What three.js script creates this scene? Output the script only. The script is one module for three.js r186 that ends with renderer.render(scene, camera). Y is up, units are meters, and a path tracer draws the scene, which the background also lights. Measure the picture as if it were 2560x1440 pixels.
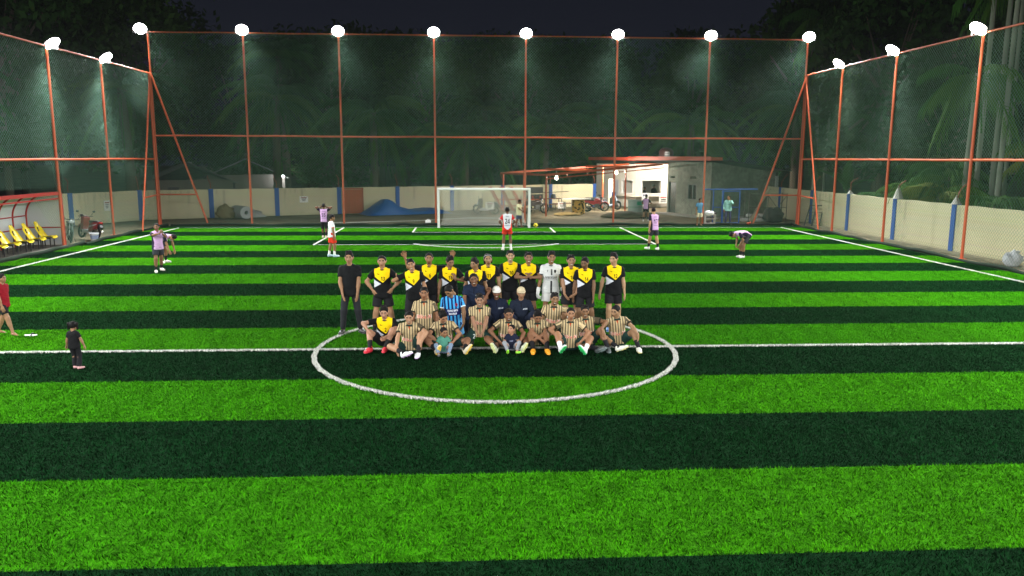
import * as THREE from 'three';
import { mergeGeometries, mergeVertices } from 'three/addons/utils/BufferGeometryUtils.js';
import { RoundedBoxGeometry } from 'three/addons/geometries/RoundedBoxGeometry.js';

// ---------------------------------------------------------------- camera, sky, exposure
const V = (x, y, z) => new THREE.Vector3(x, y, z);
const scene = new THREE.Scene();
const camera = new THREE.PerspectiveCamera(40.17, 1024 / 576, 0.1, 600);
{
  const pitch = 0.1644, yaw = 0.0545, roll = 0.0039;
  const f = V(Math.sin(yaw) * Math.cos(pitch), -Math.sin(pitch), -Math.cos(yaw) * Math.cos(pitch));
  const r0 = V(Math.cos(yaw), 0, Math.sin(yaw)), u0 = r0.clone().cross(f);
  const r = r0.clone().multiplyScalar(Math.cos(roll)).addScaledVector(u0, Math.sin(roll));
  const u = u0.clone().multiplyScalar(Math.cos(roll)).addScaledVector(r0, -Math.sin(roll));
  camera.quaternion.setFromRotationMatrix(new THREE.Matrix4().makeBasis(r, u, f.clone().negate()));
  camera.position.set(-0.2475, 3.7743, 15.3116);
}
scene.add(camera);
const renderer = new THREE.WebGLRenderer({ antialias: true });
renderer.toneMapping = THREE.LinearToneMapping;
renderer.toneMappingExposure = 1;
renderer.shadowMap.enabled = true;
{
  const W = 64, H = 32, d = new Float32Array(W * H * 4);
  for (let j = 0; j < H; j++) for (let i = 0; i < W; i++) {
    const k = (j * W + i) * 4; d[k] = 0.0074; d[k + 1] = 0.0088; d[k + 2] = 0.0145; d[k + 3] = 1;
  }
  const t = new THREE.DataTexture(d, W, H, THREE.RGBAFormat, THREE.FloatType);
  t.mapping = THREE.EquirectangularReflectionMapping; t.needsUpdate = true;
  scene.background = t; scene.environment = t;
}
scene.fog = new THREE.FogExp2(new THREE.Color(0.88, 0.92, 1), 0.0001);   // thin haze added to give the floodlights a glow
const FLOOD = 440;               // candela of one floodlight

// ---------------------------------------------------------------- helpers
let seed = 7;
const rnd = () => { seed = (seed + 0x6d2b79f5) | 0; let t = Math.imul(seed ^ (seed >>> 15), 1 | seed); t = (t + Math.imul(t ^ (t >>> 7), 61 | t)) ^ t; return ((t ^ (t >>> 14)) >>> 0) / 4294967296; };
const rr = (a, b) => a + (b - a) * rnd();
const names = {};
const numbered = (n) => { const k = names[n] = (names[n] ?? -1) + 1; return k ? n + '_' + String(k).padStart(3, '0') : n; };
const C = (r, g, b) => new THREE.Color().setRGB(r, g, b);
const S = (hex) => new THREE.Color(hex);
const mat = (color, roughness = 0.8, more = {}) => new THREE.MeshPhysicalMaterial({ color: color instanceof THREE.Color ? color : S(color), roughness, specularIntensity: roughness > 0.7 ? 0.25 : 1, ...more });
function tag(o, label, category, group) { o.userData = { label, category, ...(group ? { group } : {}) }; return o; }
function thing(name, label, category, pos = [0, 0, 0], turn = 0, group) {
  const o = new THREE.Group(); o.name = numbered(name); scene.add(o); o.position.set(...pos); o.rotation.y = turn;
  return tag(o, label, category, group);
}
function structure(name, pos = [0, 0, 0]) { const o = new THREE.Group(); o.name = numbered(name); o.position.set(...pos); o.userData = { kind: 'structure' }; scene.add(o); return o; }
function add(parent, name, geometry, material) {
  const m = new THREE.Mesh(Array.isArray(geometry) ? merge(geometry) : geometry, material);
  m.name = name; m.castShadow = m.receiveShadow = true; parent.add(m); return m;
}
function copyOf(o, name, label, pos, turn, group) {
  const c = o.clone(); c.name = numbered(name); if (pos) c.position.set(...pos); if (turn !== undefined) c.rotation.y = turn;
  c.userData = { ...o.userData, label, ...(group ? { group } : {}) }; scene.add(c); return c;
}
const plain = (g) => { const n = g.index ? g.toNonIndexed() : g; for (const k of Object.keys(n.attributes)) if (!['position', 'normal', 'uv'].includes(k)) n.deleteAttribute(k); if (!n.attributes.uv) n.setAttribute('uv', new THREE.BufferAttribute(new Float32Array(n.attributes.position.count * 2), 2)); return n; };
const merge = (list) => list.length === 1 ? list[0] : mergeGeometries(list.map(plain));
const box = (w, h, d, x = 0, y = 0, z = 0) => new THREE.BoxGeometry(w, h, d).translate(x, y, z);
const rbox = (w, h, d, x = 0, y = 0, z = 0, r = 0.02) => new RoundedBoxGeometry(w, h, d, 2, r).translate(x, y, z);
const cyl = (r1, r2, h, x = 0, y = 0, z = 0, n = 14) => new THREE.CylinderGeometry(r1, r2, h, n).translate(x, y, z);
const ball = (r, x = 0, y = 0, z = 0, sx = 1, sy = 1, sz = 1, n = 14) => new THREE.SphereGeometry(r, n, Math.ceil(n * 0.7)).scale(sx, sy, sz).translate(x, y, z);
const tor = (R, r, n = 24, m = 8) => new THREE.TorusGeometry(R, r, m, n);
function rod(a, b, r1, r2 = r1, n = 8) {          // a tapered round bar between two points
  a = Array.isArray(a) ? V(...a) : a; b = Array.isArray(b) ? V(...b) : b;
  const d = b.clone().sub(a), L = d.length();
  const g = new THREE.CylinderGeometry(r2, r1, L, n); g.translate(0, L / 2, 0);
  g.applyQuaternion(new THREE.Quaternion().setFromUnitVectors(V(0, 1, 0), d.normalize())); return g.translate(a.x, a.y, a.z);
}
function bar(a, b, w, h) {                        // a square bar
  a = Array.isArray(a) ? V(...a) : a; b = Array.isArray(b) ? V(...b) : b;
  const d = b.clone().sub(a), L = d.length(), g = new THREE.BoxGeometry(w, h, L); g.translate(0, 0, L / 2);
  return g.applyMatrix4(new THREE.Matrix4().lookAt(b, a, V(0, 1, 0.001))).translate(a.x, a.y, a.z);
}
const tube = (pts, r, seg = 16, n = 6) => new THREE.TubeGeometry(new THREE.CatmullRomCurve3(pts.map((p) => V(...p))), seg, r, n);
function strands(lines, r) {                      // thin three-sided cords along polylines
  const P = [], I = [];
  for (const L of lines) {
    const base = P.length / 3;
    for (let i = 0; i < L.length; i++) {
      const a = L[Math.max(0, i - 1)], b = L[Math.min(L.length - 1, i + 1)], d = b.clone().sub(a).normalize();
      const u = Math.abs(d.y) < 0.9 ? V(0, 1, 0) : V(1, 0, 0), s = d.clone().cross(u).normalize(), t = s.clone().cross(d);
      for (let k = 0; k < 3; k++) { const w = k * 2.0944; P.push(L[i].x + r * (Math.cos(w) * s.x + Math.sin(w) * t.x), L[i].y + r * (Math.cos(w) * s.y + Math.sin(w) * t.y), L[i].z + r * (Math.cos(w) * s.z + Math.sin(w) * t.z)); }
      if (i) for (let k = 0; k < 3; k++) { const q = base + (i - 1) * 3 + k, w = base + (i - 1) * 3 + (k + 1) % 3; I.push(q, w, q + 3, w, w + 3, q + 3); }
    }
  }
  const g = new THREE.BufferGeometry(); g.setAttribute('position', new THREE.Float32BufferAttribute(P, 3)); g.setIndex(I); g.computeVertexNormals(); return g;
}
function canvasTexture(w, h, draw, repeat) {
  const c = document.createElement('canvas'); c.width = w; c.height = h; draw(c.getContext('2d'), w, h);
  const t = new THREE.CanvasTexture(c); t.colorSpace = THREE.SRGBColorSpace; t.anisotropy = 4;
  if (repeat) { t.wrapS = t.wrapT = THREE.RepeatWrapping; t.repeat.set(...repeat); }
  return t;
}
// value noise, tileable over n cells
function noiseGrid(n) { const a = new Float32Array(n * n); for (let i = 0; i < n * n; i++) a[i] = rnd(); return (x, y) => { const i = Math.floor(x), j = Math.floor(y); let u = x - i, v = y - j; u = u * u * (3 - 2 * u); v = v * v * (3 - 2 * v); const g = (p, q) => a[((p % n) + n) % n + (((q % n) + n) % n) * n]; return (g(i, j) * (1 - u) + g(i + 1, j) * u) * (1 - v) + (g(i, j + 1) * (1 - u) + g(i + 1, j + 1) * u) * v; }; }
function grainTexture(size, color, amount, cells, srgb = true) {   // layered grain on one colour; color in sRGB 0..255
  const ns = cells.map((c) => [noiseGrid(c), c]);
  return canvasTexture(size, size, (g) => {
    const im = g.createImageData(size, size);
    for (let y = 0; y < size; y++) for (let x = 0; x < size; x++) {
      let v = 0; for (const [f, c] of ns) v += f(x / size * c, y / size * c) - 0.5; v = v / ns.length * 2;
      const k = (y * size + x) * 4; for (let q = 0; q < 3; q++) im.data[k + q] = Math.max(0, Math.min(255, color[q] * (1 + amount * v))); im.data[k + 3] = 255;
    }
    g.putImageData(im, 0, 0);
  }, [1, 1]);
}
const orange = mat(C(0.5, 0.088, 0.026), 0.5), white = mat(C(0.75, 0.75, 0.74), 0.5), blackM = mat(C(0.02, 0.02, 0.022), 0.5), steel = mat(C(0.3, 0.3, 0.3), 0.4, { metalness: 0.7 });
// ---------------------------------------------------------------- ground and turf
{
  const t = grainTexture(512, [150, 138, 112], 0.34, [5, 17, 61, 190]); t.repeat.set(40, 40);
  const b = grainTexture(512, [128, 128, 128], 0.9, [23, 80, 200]); b.colorSpace = THREE.NoColorSpace; b.repeat.set(60, 60);
  const g = add(scene, 'ground', new THREE.PlaneGeometry(500, 500).rotateX(-Math.PI / 2).translate(0, -0.06, -60), mat(C(0.62, 0.62, 0.62), 0.95, { map: t, bumpMap: b, bumpScale: 0.02 }));
  g.userData = { kind: 'structure' };
}
const SW = 2.0907, XL = -16.75, XR = 18.15;
{
  const turf = structure('artificial_turf');
  const noise = [noiseGrid(16), noiseGrid(64)];
  const bumps = grainTexture(512, [128, 128, 128], 1.0, [40, 120, 250]); bumps.colorSpace = THREE.NoColorSpace; bumps.repeat.set(1, 1);
  const LIGHT = [0.04, 0.222, 0.0015], DARK = [0.0032, 0.028, 0.0064];
  const sheetMat = [LIGHT, DARK].map((c) => {
    const s = c.map((v) => 255 * Math.pow(v * 0.8, 1 / 2.2));
    const t = grainTexture(512, s, 0.5, [9, 40, 110, 250]); t.repeat.set(1, 1);
    return mat(C(1, 1, 1), 0.95, { map: t, bumpMap: bumps, bumpScale: 0.02, specularIntensity: 0.03 });
  });
  // one square metre of pile: leaning blades in clumps
  const pile = (c, count, w, lean) => {
    const P = [], N = [], K = [], n1 = noiseGrid(12), n2 = noiseGrid(12), n3 = noiseGrid(7);
    for (let i = 0; i < count; i++) {
      const x = rr(-0.5, 0.5), z = rr(-SW / 2, SW / 2), u = (x + 0.5) * 12, v = (z / SW + 0.5) * 12;
      const dir = n1(u, v) * 8 + rr(-1.3, 1.3), a = 0.5 * n2(u * 2, v * 4) + 0.5 * n1(u * 3, v * 6), h = (0.018 + 0.022 * a) * rr(0.75, 1.2), l = lean * rr(0.3, 1.1) * h;
      const s = rr(0, 6.28), wx = Math.cos(s) * w, wz = Math.sin(s) * w, tx = x + Math.cos(dir) * l, tz = z + Math.sin(dir) * l;
      P.push(x - wx, 0.002, z - wz, x + wx, 0.002, z + wz, tx, h, tz);
      const ny = 0.75, nx = -Math.cos(dir) * 0.4 + rr(-.25, .25), nz = -Math.sin(dir) * 0.4 + rr(-.25, .25); for (let k = 0; k < 3; k++) N.push(nx, ny, nz);
      const q = rr(0.72, 1.3) * (0.8 + 0.4 * n3(u * 7 / 12, v * 7 / 12)); for (let k = 0; k < 3; k++) K.push(c[0] * q * rr(0.9, 1.1), c[1] * q, c[2] * q);
    }
    const g = new THREE.BufferGeometry();
    g.setAttribute('position', new THREE.Float32BufferAttribute(P, 3)); g.setAttribute('normal', new THREE.Float32BufferAttribute(N, 3)); g.setAttribute('color', new THREE.Float32BufferAttribute(K, 3));
    return g;
  };
  const pileMat = new THREE.MeshPhysicalMaterial({ vertexColors: true, roughness: 0.85, specularIntensity: 0.03, side: THREE.DoubleSide });
  const piles = [LIGHT, DARK].map((c) => [0, 1, 2].map(() => pile(c, 9000, 0.0042, 0.9)));
  const spots = [[[], [], []], [[], [], []]];
  for (let k = -13; k <= 13; k++) {                // stripe k lies between z = k*SW and (k+1)*SW; the strip behind the goal line is dark
    const dark = ((k % 2) + 2) % 2 === 0 ? 1 : 0, z0 = k === -13 ? -28.75 : k * SW, z1 = (k + 1) * SW, off = rr(-0.25, 0.25);
    if (k === -13) {                                 // half width light stripe up to the goal line, then the dark border
      addStripe(0, -13 * SW, z1, off, turf, k); addStripe(1, -28.75, -13 * SW, off, turf, k);
    } else addStripe(dark, z0, z1, off, turf, k);
    for (let x = Math.ceil(XL) - 1; x < XR; x++) {
      const near = k < 5; if (!near || k < -12) continue;
      if (x + 0.5 < XL || x + 0.5 > XR - 0.4) continue;
      spots[dark][Math.floor(rnd() * 3)].push([x + 0.5, (z0 + z1) / 2, rnd() < 0.5]);
    }
    if (k === -13) for (let x = Math.ceil(XL) - 1; x < XR - 1; x++) spots[0][Math.floor(rnd() * 3)].push([x + 0.5, -12.5 * SW, rnd() < 0.5]);
  }
  function addStripe(d, z0, z1, off, parent, k) {
    const jag = 14, g = new THREE.PlaneGeometry(XR - XL, z1 - z0, 1, 1).rotateX(-Math.PI / 2).translate((XL + XR) / 2, 0, (z0 + z1) / 2);
    const p = g.attributes.position, uv = g.attributes.uv; for (let i = 0; i < p.count; i++) uv.setXY(i, p.getX(i) / 2 + off * 7, p.getZ(i) / 2);
    add(parent, 'turf_stripe', g, sheetMat[d]);
  }
  const wear = noiseGrid(64);
  for (const d of [0, 1]) for (const v of [0, 1, 2]) {
    const L = spots[d][v], im = new THREE.InstancedMesh(piles[d][v], pileMat, L.length), m = new THREE.Matrix4();
    L.forEach(([x, z, flip], i) => { im.setMatrixAt(i, m.makeRotationY(flip ? Math.PI : 0).setPosition(x, 0, z)); const w = 1 + 0.34 * (wear(x * 0.33 + 40, z * 0.4 + 40) - 0.5) + 0.14 * (wear(x * 0.9 + 7, z * 0.5 + 90) - 0.5), y = wear(x * 0.2 + 99, z * 0.25 + 15) - 0.5; im.setColorAt(i, C(w * (1 + 0.3 * y), w, w)); });   // worn and fresher areas
    im.name = 'turf_pile'; im.userData = { kind: 'stuff' }; im.receiveShadow = true; turf.add(im);
  }
  // the markings: inlaid white pile on a white backing
  const lines = structure('pitch_line');
  const lineMat = mat(C(0.8, 0.8, 0.74), 0.85), tuftMat = new THREE.MeshStandardMaterial({ color: C(0.86, 0.87, 0.8), roughness: 0.8, side: THREE.DoubleSide });
  const tuft = (len, wide) => {
    const P = [], N = [];
    for (let i = 0; i < len * wide * 22000; i++) {
      const x = rr(-len / 2, len / 2), z = rr(-wide / 2, wide / 2) * rr(0.9, 1.12), h = rr(0.03, 0.05), a = rr(0, 6.28), l = rr(0, 0.02), s = rr(0, 6.28), w = 0.007;
      P.push(x - Math.cos(s) * w, 0.002, z - Math.sin(s) * w, x + Math.cos(s) * w, 0.002, z + Math.sin(s) * w, x + Math.cos(a) * l, h, z + Math.sin(a) * l);
      const nx = rr(-.4, .4), nz = rr(-.4, .4); for (let k = 0; k < 3; k++) N.push(nx, 0.85, nz);
    }
    const g = new THREE.BufferGeometry(); g.setAttribute('position', new THREE.Float32BufferAttribute(P, 3)); g.setAttribute('normal', new THREE.Float32BufferAttribute(N, 3)); return g;
  };
  const unit = tuft(0.5, 0.075), unitB = tuft(0.5, 0.085), goalZ = -13 * SW;
  function straight(name, a, b, u = unit, faint) {
    const L = Math.hypot(b[0] - a[0], b[1] - a[1]), n = Math.max(1, Math.round(L / 0.5)), turn = Math.atan2(-(b[1] - a[1]), b[0] - a[0]);
    const base = add(lines, name, new THREE.PlaneGeometry(L, faint ? 0.035 : 0.07).rotateX(-Math.PI / 2).rotateY(turn).translate((a[0] + b[0]) / 2, 0.027, (a[1] + b[1]) / 2), lineMat);
    if (faint) return;
    const im = new THREE.InstancedMesh(u, tuftMat, n), m = new THREE.Matrix4();
    for (let i = 0; i < n; i++) { const t = (i + 0.5) / n; im.setMatrixAt(i, m.makeRotationY(turn + (i % 2 ? Math.PI : 0)).setPosition(a[0] + (b[0] - a[0]) * t, 0, a[1] + (b[1] - a[1]) * t)); }
    im.name = 'line_pile'; im.userData = { kind: 'stuff' }; base.add(im);
  }
  function arc(name, cx, cz, R, a0, a1, u = unitB) {
    const len = Math.abs(a1 - a0) * R, n = Math.max(4, Math.round(len / 0.5));
    const base = add(lines, name, new THREE.RingGeometry(R - 0.036, R + 0.036, 96, 1, a0, a1 - a0).rotateX(-Math.PI / 2).translate(cx, 0.0275, cz), lineMat);
    const im = new THREE.InstancedMesh(u, tuftMat, n), m = new THREE.Matrix4();
    for (let i = 0; i < n; i++) { const t = a0 + (a1 - a0) * (i + 0.5) / n; im.setMatrixAt(i, m.makeRotationY(t + Math.PI / 2).setPosition(cx + Math.cos(t) * R, 0, cz - Math.sin(t) * R)); }
    im.name = 'line_pile'; im.userData = { kind: 'stuff' }; base.add(im);
  }
  straight('halfway_line', [-15.6, 0], [16.9, 0]);
  arc('centre_circle', 0.27, 0.006, 3.516, 0, Math.PI * 2);
  straight('touch_line', [-15.6, goalZ], [-15.6, 27]); straight('touch_line', [16.9, goalZ], [16.9, 27]);
  straight('goal_line', [-15.6, goalZ + 0.02], [16.9, goalZ + 0.02], unit, true);
  straight('penalty_area_line', [-6.95, goalZ], [-6.95, -18.9]); straight('penalty_area_line', [7.95, goalZ], [7.95, -18.9]); straight('penalty_area_line', [-6.95, -18.9], [7.95, -18.9], unit, true);
  straight('goal_area_line', [-3.1, goalZ], [-3.1, -24.6]); straight('goal_area_line', [4.1, goalZ], [4.1, -24.6]); straight('goal_area_line', [-3.1, -24.6], [4.1, -24.6], unit, true);
  arc('penalty_arc', 0.5, -21.6, 4.0, Math.PI + 0.66, Math.PI * 2 - 0.66, tuft(0.5, 0.05));
  // the rolled-up black edge of the turf along the fences
  const edgeMat = mat(C(0.012, 0.022, 0.014), 0.9);
  const roll = (a, b, r) => { const pts = []; const n = Math.ceil(Math.hypot(b[0] - a[0], b[1] - a[1]) / 0.8); for (let i = 0; i <= n; i++) { const t = i / n; pts.push([a[0] + (b[0] - a[0]) * t + rr(-.06, .06), r * 0.5 + rr(-.03, .05), a[1] + (b[1] - a[1]) * t + rr(-.07, .07)]); } return tube(pts, r, n * 4, 7); };
  add(turf, 'turf_edge', roll([-16.6, -28.85], [18.2, -28.85], 0.08), edgeMat); add(turf, 'turf_edge', roll([-16.75, -28.8], [-16.75, -19.4], 0.075), edgeMat); add(turf, 'turf_edge', roll([18.2, -28.8], [18.2, -4], 0.075), edgeMat); add(turf, 'turf_edge', roll([-16.85, -19.4], [-16.85, -8], 0.08), edgeMat);
}
{ // narrow concrete kerb path outside the right fence
  const t = grainTexture(256, [140, 132, 112], 0.35, [6, 30, 120]); t.repeat.set(1, 12);
  const p = add(scene, 'path', box(1.5, 0.06, 60, 19.05, -0.025, -2), mat(C(0.8, 0.8, 0.8), 0.95, { map: t })); p.userData = { kind: 'structure' };
}
// ---------------------------------------------------------------- fences of orange pipe and netting, with their floodlights
const netMat = mat(C(0.1, 0.235, 0.16), 0.6);
function netting(parent, w, h, place, r = 0.0044, cell = 0.15, keep = null) {   // diagonal cords clipped to a rectangle, gently billowing
  const lines = [], wob = noiseGrid(32);
  for (const s of [1, -1]) for (let c = s > 0 ? -h : 0; c < (s > 0 ? w : w + h); c += cell) {
    const pts = [], y0 = Math.max(0, s > 0 ? -c : c - w), y1 = Math.min(h, s > 0 ? w - c : c);
    if (y1 - y0 < 0.05) continue;
    const n = Math.max(1, Math.ceil((y1 - y0) / (keep ? 0.25 : 1.4)));
    for (let i = 0; i <= n; i++) { const y = y0 + (y1 - y0) * i / n, x = c + s * y; if (keep && !keep(x, y)) continue; pts.push(place(x + 0.05 * (wob(x * 0.9, y * 0.9) - 0.5), y, 0.12 * (wob(x * 0.5 + 9, y * 0.5) - 0.5))); }
    if (pts.length > 1) lines.push(pts);
  }
  return add(parent, 'netting', strands(lines, r), netMat);
}
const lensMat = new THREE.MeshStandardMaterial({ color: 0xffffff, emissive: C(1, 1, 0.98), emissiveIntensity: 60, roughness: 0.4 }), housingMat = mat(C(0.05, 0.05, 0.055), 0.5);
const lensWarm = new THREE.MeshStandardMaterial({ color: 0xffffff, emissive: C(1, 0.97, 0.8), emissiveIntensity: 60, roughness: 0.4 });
function floodlight(pos, aim, label, group, warm) {
  const o = thing('floodlight', label, 'floodlight', pos, 0, group);
  const dir = V(...aim).sub(V(...pos)); const yaw = Math.atan2(dir.x, dir.z), pitch = Math.atan2(-dir.y, Math.hypot(dir.x, dir.z));
  o.rotation.y = yaw;
  const turn = (g) => g.rotateX(pitch).translate(0, 0.12, 0.12);
  const fins = []; for (let i = 0; i < 12; i++) fins.push(box(0.012, 0.16, 0.06, 0, 0.2, -0.085).rotateZ(i * Math.PI / 6));
  const disc = (r1, r2, h, z) => new THREE.CylinderGeometry(r1, r2, h, 28).rotateX(Math.PI / 2).translate(0, 0, z);
  add(o, 'housing', turn(merge([disc(0.33, 0.3, 0.08, -0.02), disc(0.12, 0.12, 0.14, -0.1), ...fins])), housingMat);
  add(o, 'lens', turn(disc(0.31, 0.315, 0.03, 0.035)), warm ? lensWarm : lensMat);  // round disc made oversize, so its shape takes in the lamp glare
  add(o, 'bracket', [bar([0, -0.1, 0], [0, 0.08, 0.0], 0.05, 0.04), box(0.7, 0.03, 0.04, 0, -0.1, 0.06), box(0.02, 0.24, 0.04, -0.345, 0.02, 0.09), box(0.02, 0.24, 0.04, 0.345, 0.02, 0.09)], steel);
  const l = new THREE.SpotLight(warm ? C(1, 0.97, 0.84) : C(0.98, 1, 0.98), FLOOD, 0, 1.14, 0.85, 2); l.name = 'floodlight_beam'; l.castShadow = true;
  const f = V(0, -Math.sin(pitch), Math.cos(pitch)); l.position.set(0, 0.12, 0.12).addScaledVector(f, 0.12); l.shadow.radius = 8;
  l.target.name = 'floodlight_aim'; l.target.position.copy(l.position).addScaledVector(f, 10); o.add(l, l.target);
  return o;
}
const BZ = -29.3, BX = [-17.3, -12.33, -7.25, -2.12, 2.9, 7.95, 13.12, 18.65], BH = 10.3, SH = 8.15;
function pipeFence(name, label, posts, h, rails, net, keep) {      // posts: [x, z]
  const o = thing(name, label, 'fence');
  const h_ = (i) => (Array.isArray(h) ? h[i] : h);
  posts.forEach(([x, z], i) => add(o, 'post', [rod([x, -0.05, z], [x, h_(i), z], 0.06, 0.052, 10), box(0.26, 0.03, 0.26, x, 0.0, z)], orange));
  for (const y of rails) { const a = posts[0], b = posts[posts.length - 1]; const seg = 20, pts = []; for (let i = 0; i <= seg; i++) { const t = i / seg; pts.push([a[0] + (b[0] - a[0]) * t, y + rr(-.012, .012), a[1] + (b[1] - a[1]) * t]); } add(o, 'rail', tube(pts, y > 7 ? 0.04 : 0.05, 60, 7), orange); }
  const a = posts[0], b = posts[posts.length - 1], w = Math.hypot(b[0] - a[0], b[1] - a[1]), dx = (b[0] - a[0]) / w, dz = (b[1] - a[1]) / w;
  if (net) netting(o, w, rails[rails.length - 1], (x, y, d) => V(a[0] + dx * x - dz * (d + net), y + 0.02, a[1] + dz * x + dx * (d + net)), undefined, undefined, keep);
  return o;
}
{
  const back = pipeFence('back_fence', 'tall orange pipe fence with green netting behind the far goal', BX.map((x) => [x, BZ]), BH, [4.87, BH], 0.07);
  { const pts = []; for (let i = 0; i < 7; i++) for (let k = 0; k < 5; k++) { const t = k / 5; pts.push([BX[i] + (BX[i + 1] - BX[i]) * t, BH - 0.03 - 0.09 * Math.sin(t * Math.PI) * rr(0.6, 1.3), BZ - 0.05]); } add(back, 'power_cable', tube(pts, 0.014, 140, 5), blackM); }
  for (const [x, s] of [[BX[0], 1], [BX[7], -1]]) {
    add(back, 'brace', rod([x, 8.2, BZ + 0.08], [x + s * 2.55, -0.02, BZ - 0.1], 0.06, 0.055), orange);
    add(back, 'brace', rod([x, 8.2, BZ + 0.08], [x + s * 0.55 - (s < 0 ? -0.1 : 0), -0.02, BZ + 3.9], 0.05, 0.045), orange);
    add(back, 'brace_tie', rod([x, 1.68, BZ], [x + s * 2.0, 1.68, BZ - 0.1], 0.045), orange); add(back, 'brace_tie', rod([x, 1.68, BZ], [x + s * 0.45, 1.66, BZ + 3.1], 0.04), orange);
  }
  const LZ = [-23.6, -18.84, -14.0, -9.1, -4.2, 0.7, 5.6, 10.5, 15.4, 20.3, 25.2], RZ = [-24.7, -19.6, -13.7, -8.6, -3.5, 1.6, 6.7, 11.8, 16.9, 22, 26];
  pipeFence('left_fence', 'orange pipe side fence with netting behind the red dugout', [[-17.3, BZ + 0.25], ...LZ.map((z) => [-17.38, z])], [SH, ...LZ.map(() => SH)], [3.62, SH], 0.07, (x, y) => y > 2.3 || x < 10.2 || x > 19.2);   // no netting across the dugout opening
  pipeFence('right_fence', 'orange pipe side fence with netting along the beige wall on the right', [[18.65, BZ + 0.25], ...RZ.map((z) => [18.6, z])], [8.3, ...RZ.map(() => 8.35)], [3.74, 8.35], -0.07);
  pipeFence('near_fence', 'tall orange pipe fence behind the near goal line', BX.map((x) => [x, 28.5]), BH, [4.87, BH], 0);
  const cams = ['over the top left corner of the far fence', 'on the second post from the left of the far fence', 'above the orange door on the far fence', 'above the left goal post on the far fence', 'above the right goal post on the far fence', 'above the canteen lamp on the far fence', 'above the grey building on the far fence', 'over the top right corner of the far fence'];
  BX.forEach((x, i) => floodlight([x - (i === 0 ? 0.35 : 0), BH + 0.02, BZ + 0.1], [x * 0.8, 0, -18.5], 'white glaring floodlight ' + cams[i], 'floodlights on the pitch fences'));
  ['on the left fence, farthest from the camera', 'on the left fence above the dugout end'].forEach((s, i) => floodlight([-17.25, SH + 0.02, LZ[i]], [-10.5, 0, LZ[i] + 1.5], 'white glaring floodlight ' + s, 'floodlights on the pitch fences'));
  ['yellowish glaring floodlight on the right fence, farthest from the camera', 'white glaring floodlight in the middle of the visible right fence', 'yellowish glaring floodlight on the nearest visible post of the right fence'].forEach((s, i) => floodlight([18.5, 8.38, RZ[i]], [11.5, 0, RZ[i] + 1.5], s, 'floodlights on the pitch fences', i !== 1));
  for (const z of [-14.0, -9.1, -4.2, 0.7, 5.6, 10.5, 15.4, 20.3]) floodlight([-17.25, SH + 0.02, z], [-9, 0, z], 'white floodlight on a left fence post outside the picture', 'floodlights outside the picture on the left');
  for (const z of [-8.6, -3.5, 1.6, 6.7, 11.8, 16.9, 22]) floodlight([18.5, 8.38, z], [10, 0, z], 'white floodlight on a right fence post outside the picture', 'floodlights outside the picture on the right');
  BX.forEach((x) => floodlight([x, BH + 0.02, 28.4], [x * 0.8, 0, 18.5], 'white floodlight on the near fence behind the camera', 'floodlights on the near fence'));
}
// ---------------------------------------------------------------- goal
{
  const o = thing('football_goal', 'white football goal with netting at the far end of the pitch', 'goal', [0.55, 0, -27.18]);
  const w = 2.5, h = 2.15;
  for (const s of [-1, 1]) add(o, 'goal_post', rbox(0.12, h, 0.12, s * (w - 0.06), h / 2, 0, 0.02), white);
  add(o, 'crossbar', rbox(w * 2 - 0.245, 0.12, 0.12, 0, h - 0.06, 0, 0.02), white);
  for (const s of [-1, 1]) add(o, 'side_stay', [rod([s * (w - 0.06), h - 0.06, -0.06], [s * (w - 0.06), 0.03, -1.4], 0.02), rod([s * (w - 0.06), 0.03, -0.06], [s * (w - 0.06), 0.03, -1.4], 0.02)], white);
  const lines = [], cell = 0.14, W = w * 2 - 0.12, H = 2.55;
  const at = (u, v) => { // u across, v down the slope; gathered up at one point where a cord lifts it
    const x = u - W / 2, t = v / H, pull = Math.exp(-((x + 0.1) ** 2) / 0.7) * Math.sin(Math.min(1, t * 1.6) * Math.PI);
    return V(x * (1 - 0.10 * Math.sin(t * Math.PI)) - 0.16 * pull * Math.sign(x + 0.1) * Math.min(1, Math.abs(x + 0.1) * 2), Math.max(0.03, (h - 0.1) * (1 - t) - 0.18 * Math.sin(t * Math.PI) + 0.30 * pull), -0.05 - 1.35 * Math.pow(t, 0.8) - 0.15 * pull);
  };
  for (const s of [1, -1]) for (let c = s > 0 ? -H : 0; c < (s > 0 ? W : W + H); c += cell) {
    const y0 = Math.max(0, s > 0 ? -c : c - W), y1 = Math.min(H, s > 0 ? W - c : c); if (y1 - y0 < 0.03) continue;
    const n = Math.ceil((y1 - y0) / 0.16), pts = []; for (let i = 0; i <= n; i++) { const v = y0 + (y1 - y0) * i / n; pts.push(at(c + s * v, v)); } lines.push(pts);
  }
  for (const sd of [-1, 1]) for (const s of [1, -1]) for (let c = -2.2; c < 3.8; c += cell) { // side panels
    const pts = []; for (let i = 0; i <= 40; i++) { const y = i / 40 * 2.05, d = c + s * y; if (d > 0 && d < 1.35 * (1 - y / 2.1)) pts.push(V(sd * (w - 0.06), y + 0.03, -0.06 - d)); } if (pts.length > 1) lines.push(pts);
  }
  add(o, 'goal_net', strands(lines, 0.008), mat(C(0.66, 0.66, 0.58), 0.8));
}
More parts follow.
